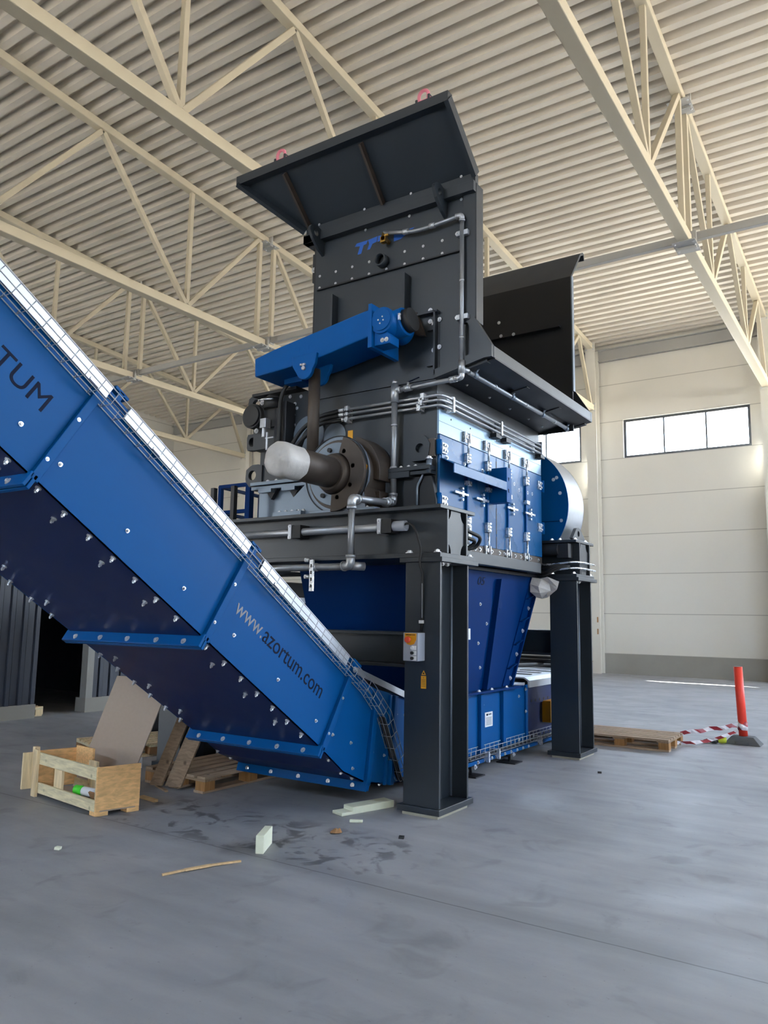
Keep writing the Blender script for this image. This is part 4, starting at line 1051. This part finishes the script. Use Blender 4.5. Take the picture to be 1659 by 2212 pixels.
bolt(cvr, (-.575, -.36, 1.13), (1, 0, 0), .016)

# wire cable tray following the side
wt = thing('cable_tray', 'galvanised wire cable tray clipped along the side of the blue conveyor', 'cable tray', (-.55, .25, .17))
path = [V(0, Y0+.2, bot(Y0+.2))+en*(H_-.125)]
path = [V(0, up_(Y0, .595)[0], up_(Y0, .595)[1]), V(0, up_(-.57, .595)[0], up_(-.57, .595)[1]), V(0, .0, .72), V(0, .27, .2), V(0, .3, .165), V(0, 4.3, .165)]
segs = []
for k in range(len(path)-1):
    d = (path[k+1]-path[k]).normalized(); segs.append((d, V(0, -d.z, d.y)))
def off(k, x, h):
    ns = [segs[max(k-1, 0)][1], segs[min(k, len(segs)-1)][1]]
    n = (ns[0]+ns[1]).normalized(); f = 1/max(.5, n.dot(ns[0]))
    return V(x, path[k].y, path[k].z)+n*h*f
b = MB()
for x, h in ((-.592, .0), (-.55, 0), (-.508, 0), (-.497, .04), (-.497, .085), (-.598, .085)):
    b.tube([off(k, x, h) for k in range(len(path))], .0032, 6)
for k, (d, n) in enumerate(segs):
    l = (path[k+1]-path[k]).length; m = int(l/.105)
    for i in range(m):
        p = path[k]+d*(i+.5)*l/max(m, 1)
        b.tube([p+n*.085+V(-.598, 0, 0), p+V(-.598, 0, 0), p+V(-.497, 0, 0), p+n*.085+V(-.497, 0, 0)], .003, 5)
b.build('wire_mesh', 'galv', wt)
b = MB()
for x, h, r in ((-.575, .012, .009), (-.555, .014, .011), (-.53, .011, .008)):
    b.tube([off(k, x, h) for k in range(2, len(path))], r, 6)
b.build('cables', 'rubber', wt)
for y in (-3.3, -2.85, -1.75): 
    p = V(-.5, *up_(y, .6)); MB().obox(p+en*.012, (.005, 0, 0), ey*.035, en*.008).build('tray_coupler', 'galv', wt)
for y in (1.9, 2.15, 3.3): MB().box(-.6, -.49, y, y+.03, .1, .2).build('tray_bracket', 'zinc', wt)

# level part: bottom rail, feet, label, rear drive unit
rl = MB().box(-.62, -.54, 1.1, 4.4, .1, .135).build('bottom_rail', 'blue', cvr)
for k in range(9):
    for dy in (0,): bolt(rl, (-.54, 1.75+k*.16, .118), (1, 0, 0), .012)
for y in (1.65, 2.57):
    b = MB().box(-.66, -.52, y-.08, y+.08, .075, .1).cyl((-.57, y, .012), (-.57, y, .16), .014, n=10).box(-.68, -.46, y-.1, y+.1, 0, .012)
    ft = b.build('levelling_foot', 'darkflat', cvr); bolt(ft, (-.52, y, .09), (1, 0, 0), .016)
for x in (-1.9, ): MB().box(-1.98, -1.88, 1.6, 1.7, 0, .13).build('levelling_foot', 'darkflat', cvr)
lb = MB().box(XS, XS+.003, 2.03, 2.21, .425, .575).build('rating_plate', 'white', panels[6])
b = MB().box(XS+.003, XS+.0035, 2.06, 2.1, .54, .56).box(XS+.003, XS+.0035, 2.11, 2.18, .546, .556)
for k in range(6): b.box(XS+.003, XS+.0034, 2.05, 2.19, .445+.014*k, .449+.014*k)
b.build('plate_print', 'ink', lb)
dv = MB().box(-1.93, -.61, 3.12, 5.4, .14, .76).box(-1.9, -.6, 3.14, 5.4, .56, .77).box(-1.9, -.6, 3.14, 5.4, .12, .26).build('drive_unit', 'bluedk', cvr, bevel=.003)
b = MB()
for k in range(9): b.cyl((-.6, 3.26+.13*k, .6), (-.597, 3.26+.13*k, .6), .018, n=10); b.cyl((-.6, 3.26+.13*k, .2), (-.597, 3.26+.13*k, .2), .018, n=10)
b.build('hole_row', 'rubber', dv)
MB().box(-.62, -.5, 3.62, 4.05, .32, .575).build('junction_box', 'yellowbox', dv, bevel=.01)
MB().prism([(-.58, .76), (-.58, .84), (-.64, .875), (-1.9, .875), (-1.9, .86), (-.65, .86), (-.6, .83), (-.6, .76)], 'y', 3.16, 5.35).build('cover_lid', 'lid', dv)
MB().box(-1.9, -.62, 2.72, 3.12, .79, .82).build('transfer_plate', 'lid', cvr)
MB().box(-1.3, -.7, 2.8, 2.86, .82, .86).build('scraper_bar', 'steel', cvr)
for k, (y, z) in enumerate(((3.6, .88), (3.9, .885), (4.3, .88))): MB().box(-1.2, -.75, y, y+.05, z-.003, z+.004).build('lid_slot', 'rubber', dv)
MB().cyl((-1.8, 4.9, .98), (-.5, 4.9, .98), .03, n=14).box(-1.8, -.5, 5.1, 5.16, .88, .94).build('rear_rail', 'darkflat', dv)
MB().cyl((-1.8, 3.2, .93), (-1.0, 5.2, .93), .028, n=14).cyl((-1.7, 5.25, 1.0), (-.85, 5.25, 1.0), .035, n=14).build('hose_bundle', 'rubber', dv)
# ------------------------------------------------------------------ things on the floor and behind
# black hydraulic cabinet behind the conveyor
cbt = thing('hydraulic_cabinet', 'black equipment cabinet with a pale band, partly hidden behind the conveyor', 'cabinet', (-4.3, 2.1, 0))
MB().box(-5.3, -3.56, 1.3, 2.9, .1, 1.72).build('cabinet_body', 'darkflat', cbt, bevel=.01)
MB().box(-5.32, -3.54, 1.28, 2.92, 1.72, 1.79).build('cabinet_band', 'lid', cbt)
MB().box(-5.3, -3.56, 1.3, 2.9, 1.79, 1.985).build('cabinet_top', 'darkflat', cbt, bevel=.01)
MB().box(-5.2, -3.66, 1.4, 2.8, 0, .1).build('cabinet_plinth', 'rubber', cbt)
MB().cyl((-3.6, 1.35, 1.7), (-3.6, 1.35, 1.86), .012, n=8).build('corner_bolt', 'zinc', cbt)
# service platform with blue handrail at the left end of the machine
pf = thing('service_platform', 'small service platform with dark blue handrail left of the shredder', 'platform', (-3.55, 1.6, 2.05))
MB().box(-3.9, -3.27, 1.2, 2.2, 2.05, 2.1).build('platform_deck', 'darkflat', pf)
for x, y, w in ((-3.86, 2.0, .045), (-3.77, 1.2, .05), (-3.29, 1.2, .075), (-3.36, 2.0, .05)):
    MB().box(x-w/2, x+w/2, y-w/2, y+w/2, 2.1, 3.11).build('rail_post', 'ink' if False else 'bluech', pf, bevel=.004)
for z in (3.1, 2.78):
    b = MB().bar((-3.79, 1.2, z), (-3.27, 1.2, z), .045, .045).bar((-3.77, 1.2, z), (-3.86, 2.0, z), .04, .04).bar((-3.86, 2.0, z), (-3.36, 2.0, z), .04, .04)
    b.build('handrail' if z > 3 else 'mid_rail', 'bluech', pf, bevel=.004)
b = MB().bar((-3.0, .35, 2.9), (-3.0, .35, 2.5), .05, .05).bar((-3.0, .35, 2.55), (-2.7, .35, 2.55), .04, .04).bar((-2.7, .35, 2.485), (-2.7, .35, 2.9), .05, .05)
b.build('guard_bracket', 'darkflat', fr)
for x in (-3.47, -3.32): MB().box(x-.03, x+.03, 1.66, 1.74, 0, 2.05).build('platform_leg', 'darkflat', pf)

# open wooden crate, built in its own axes: u along its length (to the left), v across (away)
def crate():
    o = V(-2.135, -1.55, 0); u = V(-.992, .125, 0); u.normalize(); v = V(.3, .95, 0); v.normalize(); up = V(0, 0, 1)
    t = thing('wooden_crate', 'open pale wooden crate with plywood end, left of the conveyor foot', 'crate', (-2.6, -1.3, 0))
    def bd(name, a0, a1, b0, b1, z0, z1, m, tilt=0):
        q = [(a, c, z) for a in (a0, a1) for c in (b0, b1) for z in (z0, z1)]
        return MB().poly([o+u*a+v*c+up*z for a, c, z in q], [(0, 1, 3, 2), (4, 6, 7, 5), (0, 4, 5, 1), (2, 3, 7, 6), (0, 2, 6, 4), (1, 5, 7, 3)]).build(name, m, t, bevel=.003)
    W, Lg = .345, 1.02
    bd('end_panel', 0, .018, .0, W, .035, .365, 'ply')
    for c in (0, W-.1): bd('foot_block', 0, .09, c, c+.1, 0, .035, 'ply')
    for c0, c1, nm in ((0, .022, 1), (W-.022, W, 2)):
        (bd('top_rail', .018, Lg, c0, c1, .265, .36, 'plank') if nm == 1 else None); bd('bottom_rail', .018, Lg, c0, c1, .03, .115, 'plank')
        bd('upright', .018, .07, c0+.022 if nm == 1 else c0-.022, c1+.022 if nm == 1 else c1-.022, .035, .36 if nm == 1 else .26, 'plank')
        bd('upright', .6, .73, c0+.022 if nm == 1 else c0-.022, c1+.022 if nm == 1 else c1-.022, .035, .3, 'plankv')
    bd('middle_rail', .05, Lg, W-.045, W-.025, .15, .24, 'plank')
    bd('end_panel', Lg-.02, Lg, 0, W, .06, .37, 'ply')
    bd('inner_panel', .72, Lg-.02, W-.02, W+.0, .2, .39, 'ply')
    bd('end_board', Lg, Lg+.022, -.1, .02, .06, .36, 'plankv')
    bd('end_post', Lg-.07, Lg, -.025, 0.0, .0, .385, 'plankv'); bd('end_post', Lg, Lg+.05, -.01, .03, .3, .4, 'plankv')
    bd('base_board', .0, Lg, .03, W-.03, .03, .045, 'fibre')
    return o, u, v, up
o, u, v, up = crate()
def C_(a, c, z): return o+u*a+v*c+up*z
# contents of the crate
bt = thing('spray_tin', 'white bottle with bright green cap end lying inside the wooden crate', 'bottle', C_(.4, .12, .08))
MB().cyl(C_(.22, .13, .12), C_(.37, .09, .125), .036, n=18).cyl(C_(.06, .16, .115), C_(.22, .13, .12), .026, n=14).build('bottle_body', 'whitepl', bt)
MB().cyl(C_(.37, .09, .125), C_(.45, .07, .128), .037, n=18).build('bottle_end', 'green', bt)
tag(MB().obox(C_(.14, .08, .1), u*.09+up*.0, v*.02-up*.045, (v*.006)+up*.004).build('cardboard_scrap', 'card'), 'brown cardboard scrap standing in the crate beside the bottle', 'cardboard')
tag(MB().obox(C_(.3, .17, .06), u*.22, v*.1, up*.012).build('rubber_mat', 'rubber'), 'flat black rubber piece on the crate floor under the bottle', 'mat')
# fibreboard sheet and planks leaning behind the crate
TL, BL = V(-2.86, -.86, .985), V(-3.16, -1.02, .012)
wv = V(.6, .1, 0); wv.normalize(); w2 = wv*.6
q = [BL, BL+w2, TL+w2*1.02, TL]
nn = (BL-TL).cross(w2).normalized()*.006
b = MB().poly([p+nn for p in q]+[p-nn for p in q], [(0, 1, 2, 3), (4, 5, 6, 7)]+[(i, (i+1) % 4, 4+(i+1) % 4, 4+i) for i in range(4)])
tag(b.build('fibreboard_sheet', 'fibre'), 'brown fibreboard sheet leaning upright out of the wooden crate', 'board')
for k, (dx, dy, m_, lab) in enumerate(((.16, .1, 'palx', 'dark weathered plank leaning just behind the fibreboard sheet'), (.32, .16, 'palx', 'pale wide plank leaning behind the fibreboard, nearest the pallet'))):
    p0 = BL+w2+V(dx-.16, dy+.22, 0); p1 = p0+(TL-BL)*.8+V(.04, 0, 0); wd = V(.06, .016, 0) if k == 0 else V(.08, .02, 0)
    ax = (p1-p0)/2; tn = ax.cross(wd).normalized()*.012
    tag(MB().obox((p0+p1)/2+V(0, 0, .012), wd, ax, tn).build('leaning_plank', m_), lab, 'plank')
tag(MB().box(-3.52, -3.40, -.2, -.08, 0, .1).build('polystyrene_block', 'whitepl'), 'small white block on the floor behind the leaning planks', 'block')
tag(MB().obox((-3.5, .35, .06), (.08, .03, 0), (-.03, .08, .01), (0, 0, .06)).build('carton', 'card'), 'small brown carton in the shade behind the leaning planks', 'box')

def pallet(name_label, loc, rot, mats=('pal', 'palx', 'palb'), tilt=0.):
    """1.2 along local y, .8 along local x"""
    t = thing('pallet', name_label, 'pallet', loc, 'wooden pallets')
    t.rotation_euler = (0, tilt, rot)
    def part(b, n, m):
        ob = b.mesh(n, m, (0, 0, 0)); k = bpy.data.objects.new(n, ob); COL.objects.link(k); k.parent = t
        return k
    for x in (0, .14, .28, .42, .56, .7): part(MB().box(x, x+.1, 0, 1.2, .122, .142), 'deck_slat', mats[0])
    for y in (0, .53, 1.06): part(MB().box(0, .8, y, y+.14, .1, .122), 'stringer_board', mats[1])
    for x in (0, .33, .66): part(MB().box(x, x+.12, 0, 1.2, 0, .022), 'bottom_slat', mats[0])
    for x in (0, .34, .68):
        for y in (0, .53, 1.08): part(MB().box(x, x+.12, y, y+.12, .022, .1), 'block', mats[2])
    return t
pallet('weathered wooden pallet on the floor between the crate and the conveyor', (-2.84, -.5, 0), -.02)
pallet('weathered pallet lying alone on the open floor behind the far leg', (.68, 4.38, 0), PI/2+.02)
pallet('wooden pallet half hidden behind the open crate and the fibreboard', (-4.75, .1, 0), -.3, ('plankv', 'plank', 'card'))
pallet('pale wooden pallet just inside the dark shed doorway', (-8.52, .4, 0), .0, ('plankv', 'plank', 'plankv'))

# foam pieces
def foam(lab, c, ax, l, w, h, name='foam_block', extra=None):
    a = Vector((math.cos(ax), math.sin(ax), 0)); s = Vector((-a.y, a.x, 0))
    b = MB().obox(Vector(c)+V(0, 0, h/2), a*l/2, s*w/2, V(0, 0, h/2))
    if extra: extra(b, Vector(c), a, s)
    return tag(b.build(name, 'foam', bevel=.004, base=True), lab, 'foam', 'cream foam offcuts')
foam('cream foam block standing on edge on the open floor, alone', (-.562, -1.38, 0), math.atan2(.21, -.115), .25, .055, .115)
foam('long L-shaped cream foam strip lying beside the near leg', (-.61, -.07, 0), math.atan2(.43, .135), .42, .13, .055,
     extra=lambda b, c, a, s: b.obox(c-a*.26+V(0, 0, .012), a*.06, s*.065, V(0, 0, .012)))
foam('tiny white foam chip in front of the L-shaped strip', (-.46, -.46, 0), .5, .1, .035, .018)
# splinters and scraps
b = MB(); p = [V(-.674, -2.148, .006), V(-.62, -2.02, .012), V(-.56, -1.86, .012), V(-.485, -1.679, .006)]
for a, c, w in ((p[0], p[1], .016), (p[1], p[2], .026), (p[2], p[3], .016)): b.bar(a, c, w, .011)
tag(b.build('wood_splinter', 'splint'), 'long thin wood splinter on the floor in the foreground', 'splinter', 'wood splinters')
tag(MB().bar((-2.36, -.93, .012), (-2.14, -.96, .012), .04, .02).build('wood_splinter', 'splint'), 'short wood stick on the floor beside the crate end', 'splinter', 'wood splinters')
tag(MB().bar((-2.62, -.55, .008), (-2.36, -.66, .008), .03, .014).build('wood_splinter', 'palx'), 'thin broken slat on the floor in front of the pallet', 'splinter', 'wood splinters')
b = MB(); n = 12
vs = [(-.395+.045*math.cos(2*PI*i/n)*random.uniform(.6, 1.2), -.79+.045*math.sin(2*PI*i/n)*random.uniform(.6, 1.2), random.uniform(.0, .012)) for i in range(n)]
vs += [(-.395+.02*math.cos(2*PI*i/n)*random.uniform(.5, 1.3), -.79+.02*math.sin(2*PI*i/n)*random.uniform(.5, 1.3), random.uniform(.02, .04)) for i in range(n)]
b.poly(vs, [(i, (i+1) % n, n+(i+1) % n, n+i) for i in range(n)]+[tuple(range(n)), tuple(range(n, 2*n))])
tag(b.build('crumpled_scrap', 'card'), 'small crumpled brown scrap on the floor left of the near leg', 'scrap')
for x, y, lab in ((.05, -.62, 'tiny dark chip on the floor in front of the near leg'), (.42, 2.6, 'tiny dark chip on the floor right of the far leg'), (-1.63, -2.2, 'small pale chip on the floor at lower left')):
    tag(MB().obox((x, y, .008), (.018, .006, 0), (-.006, .014, 0), (0, .002, .008)).build('floor_chip', 'rubber' if 'dark' in lab else 'foam'), lab, 'chip')

# orange post, barrier tape, glove
PX, PY = 1.30, 5.70
rb = thing('marker_post', 'bright orange plastic marker post in a grey rubber foot', 'post', (PX, PY, 0))
b = MB().poly([(PX-.22, PY-.14, 0), (PX+.22, PY-.14, 0), (PX+.22, PY+.14, 0), (PX-.22, PY+.14, 0), (PX-.13, PY-.09, .1), (PX+.13, PY-.09, .1), (PX+.13, PY+.09, .1), (PX-.13, PY+.09, .1)],
              [(0, 1, 2, 3), (4, 5, 6, 7)]+[(i, (i+1) % 4, 4+(i+1) % 4, 4+i) for i in range(4)])
b.box(PX-.08, PX+.08, PY-.15, PY-.09, .0, .045)
b.build('rubber_foot', 'greyrub', rb, bevel=.008)
ps = MB().cyl((PX, PY, .1), (PX-.03, PY, .98), .054, n=28).build('post_tube', 'orange', rb)
MB().cyl((PX-.03, PY, .98), (PX-.03, PY, .984), .046, n=24).build('post_cap', 'rust', ps)
def tape_mat():
    m, nt, b = newmat('barrier_tape'); N, L = nt.nodes, nt.links
    tc = N.new('ShaderNodeTexCoord'); sp = N.new('ShaderNodeSeparateXYZ'); L.new(tc.outputs['Object'], sp.inputs[0])
    a = N.new('ShaderNodeMath'); a.operation = 'MULTIPLY_ADD'; L.new(sp.outputs[2], a.inputs[0]); a.inputs[1].default_value = 1.4; L.new(sp.outputs[0], a.inputs[2])
    w = N.new('ShaderNodeMath'); w.operation = 'PINGPONG'; L.new(a.outputs[0], w.inputs[0]); w.inputs[1].default_value = .1
    g = N.new('ShaderNodeMath'); g.operation = 'GREATER_THAN'; L.new(w.outputs[0], g.inputs[0]); g.inputs[1].default_value = .05
    mx = N.new('ShaderNodeMix'); mx.data_type = 'RGBA'; L.new(g.outputs[0], mx.inputs[0]); mx.inputs[6].default_value = (*lin((222, 218, 224)), 1); mx.inputs[7].default_value = (*lin((150, 36, 48)), 1)
    L.new(mx.outputs[2], b.inputs['Base Color']); b.inputs['Roughness'].default_value = .4
    return m
M['tape'] = tape_mat()
def ribbon(b, pts, w, tw):
    vs = []; n = len(pts)
    for k, p in enumerate(pts):
        p = Vector(p); a = tw*math.sin(k*1.3)
        sd_ = Vector((0, math.sin(a), math.cos(a)))*w/2
        vs += [p-sd_, p+sd_]
    b.poly(vs+[Vector(q)+V(0, .003, 0) for q in vs], [(2*k, 2*k+1, 2*k+3, 2*k+2) for k in range(n-1)]+[(2*n+2*k, 2*n+2*k+1, 2*n+2*k+3, 2*n+2*k+2) for k in range(n-1)])
tp = thing('barrier_tape', 'red and white barrier tape tied round the orange post and trailing to the pallet', 'tape', (1.0, 5.5, 0))
b = MB(); ribbon(b, [(PX-.05-.62*i/10, PY-.06-.5*i/10, .235-.105*i/10+.01*math.sin(i*1.7)) for i in range(11)], .055, .5); b.build('upper_strand', 'tape', tp)
b = MB(); ribbon(b, [(PX-.05-.62*i/10, PY-.08-.6*i/10, .17-.14*i/10-.05*math.sin(PI*i/10)) for i in range(11)], .05, .9); b.build('lower_strand', 'tape', tp)
b = MB().ring((PX-.005, PY, .17), (0, .1, 1), .056, .062, .11, 24).cyl((PX+.02, PY-.09, .2), (PX-.04, PY-.05, .25), .03, .018, n=10); b.build('tape_knot', 'tape', tp)
# glove: palm and five fingers
def glove():
    t = thing('work_glove', 'black and yellow work glove lying on the floor beside the orange post', 'glove', (1.0, 5.5, 0))
    b = MB(); a = V(-.93, -.36, 0).normalized(); s = V(-a.y, a.x, 0); c = V(1.0, 5.5, .03)
    def lump(path_, rs):
        n = 10; vs = []
        for k, (p, r) in enumerate(zip(path_, rs)):
            d = (path_[min(k+1, len(path_)-1)]-path_[max(k-1, 0)]).normalized(); sd_ = d.cross(V(0, 0, 1)).normalized(); uu = sd_.cross(d)
            vs += [p+sd_*r[0]*math.cos(2*PI*i/n)+uu*r[1]*math.sin(2*PI*i/n) for i in range(n)]
        m_ = len(path_)
        b.poly(vs, [(k*n+i, k*n+(i+1) % n, (k+1)*n+(i+1) % n, (k+1)*n+i) for k in range(m_-1) for i in range(n)]+[tuple(range(n)), tuple(range((m_-1)*n, m_*n))], [1]*((m_-1)*n)+[0, 0])
    lump([c-a*.03, c, c+a*.05, c+a*.085], [(.03, .02), (.045, .028), (.048, .026), (.04, .018)])
    for k, (w_, l_) in enumerate(((-.036, .06), (-.012, .078), (.013, .072), (.036, .055))):
        q = c+a*.075+s*w_; lump([q, q+a*l_*.5+V(0, 0, .008), q+a*l_*.85, q+a*l_-V(0, 0, .008)], [(.013, .013), (.013, .013), (.011, .011), (.006, .006)])
    q = c+a*.01+s*.045; lump([q, q+a*.03+s*.025, q+a*.055+s*.03], [(.015, .014), (.014, .013), (.007, .007)])
    b.build('glove_hand', 'rubber', t)
    b = MB(); r_ = [(.03, .02), (.05, .04), (.055, .045)]
    n = 12; vs = []
    for k, rr in enumerate(r_):
        p = c-a*(.02+.05*k)+V(0, 0, .012*k)
        vs += [p+s*rr[0]*math.cos(2*PI*i/n)+V(0, 0, 1)*rr[1]*math.sin(2*PI*i/n) for i in range(n)]
    b.poly(vs, [(k*n+i, k*n+(i+1) % n, (k+1)*n+(i+1) % n, (k+1)*n+i) for k in range(2) for i in range(n)]+[tuple(range(2*n, 3*n))], [1]*(2*n)+[0])
    b.build('glove_cuff', 'lime', t)
glove()
# carton at the foot of the column
ct = thing('cardboard_box', 'open brown cardboard box at the foot of the wall column', 'box', (-4.85, 17.2, 0))
b = MB(); x0, x1, y0, y1, h = -5.0, -4.62, 17.0, 17.32, .3
b.box(x0, x1, y0, y0+.006, 0, h).box(x0, x1, y1-.006, y1, 0, h).box(x0, x0+.006, y0, y1, 0, h).box(x1-.006, x1, y0, y1, 0, h).box(x0, x1, y0, y1, 0, .006)
b.build('carton_body', 'card', ct)
for p, q, w_ in (((x0-.08, y0, h-.03), (x0, y0, h), 0), ((x1+.05, y0, h+.06), (x1, y0, h), 0)):
    MB().poly([p, q, (q[0], y1, q[2]), (p[0], y1, p[2])]+[(a[0], a[1], a[2]+.006) for a in (p, q, (q[0], y1, q[2]), (p[0], y1, p[2]))], [(0, 1, 2, 3), (4, 5, 6, 7)]+[(i, (i+1) % 4, 4+(i+1) % 4, 4+i) for i in range(4)]).build('flap', 'card', ct)
# ------------------------------------------------------------------ daylight
w = bpy.data.worlds.new('daylight'); SC.world = w; w.use_nodes = True
nt = w.node_tree; N, L = nt.nodes, nt.links
bg = N['Background']
tc = N.new('ShaderNodeTexCoord'); sp = N.new('ShaderNodeSeparateXYZ'); L.new(tc.outputs['Generated'], sp.inputs[0])
cr = N.new('ShaderNodeValToRGB'); e = cr.color_ramp.elements
mr = N.new('ShaderNodeMapRange'); mr.inputs[1].default_value = -1; mr.inputs[2].default_value = 1; L.new(sp.outputs[2], mr.inputs[0]); L.new(mr.outputs[0], cr.inputs[0])
e[0].position = 0; e[0].color = (.85, .79, .68, 1)
e[1].position = 1; e[1].color = (.42, .62, 1.0, 1)
a = e.new(.485); a.color = (.95, .88, .77, 1)
a = e.new(.515); a.color = (.86, .93, 1.0, 1)
a = e.new(.68); a.color = (.62, .78, 1.0, 1)
L.new(cr.outputs[0], bg.inputs[0]); bg.inputs[1].default_value = SKY
# the sun comes in through the far windows, nearly along the wall
ld = bpy.data.lights.new('sun', 'SUN'); ld.energy = SUN; ld.angle = math.radians(.53); ld.color = (1, .95, .86)
so = bpy.data.objects.new('sun', ld); COL.objects.link(so); so.location = (-20, 25, 30)
so.rotation_mode = 'QUATERNION'; so.rotation_quaternion = Vector((0, 0, -1)).rotation_difference(Vector((.83, -.32, -1)).normalized())

# ------------------------------------------------------------------ camera
yaw, pitch, roll = math.radians(33.701), math.radians(7.772), math.radians(.931)
fw = V(-math.sin(yaw)*math.cos(pitch), math.cos(yaw)*math.cos(pitch), math.sin(pitch))
r0 = V(math.cos(yaw), math.sin(yaw), 0); u0 = r0.cross(fw)
rr = r0*math.cos(roll)+u0*math.sin(roll); uu = -r0*math.sin(roll)+u0*math.cos(roll)
cd_ = bpy.data.cameras.new('camera'); cam = bpy.data.objects.new('camera', cd_); COL.objects.link(cam)
cam.matrix_world = Matrix(((rr.x, uu.x, -fw.x, 3.09), (rr.y, uu.y, -fw.y, -5.469), (rr.z, uu.z, -fw.z, 1.55), (0, 0, 0, 1)))
cd_.sensor_fit = 'HORIZONTAL'; cd_.sensor_width = 36; cd_.lens = 36*1664.8/1659; cd_.clip_start = .05; cd_.clip_end = 200
SC.camera = cam
vs_ = SC.view_settings
vs_.view_transform = 'Standard'; vs_.look = 'None'; vs_.gamma = 1; vs_.use_curve_mapping = False; vs_.exposure = EXPO
SC.cycles.use_denoising = True
SC.cycles.max_bounces = 10; SC.cycles.diffuse_bounces = 6; SC.cycles.glossy_bounces = 4; SC.cycles.transparent_max_bounces = 12
SC.cycles.sample_clamp_indirect = 6
SC.cycles.caustics_reflective = False; SC.cycles.caustics_refractive = False
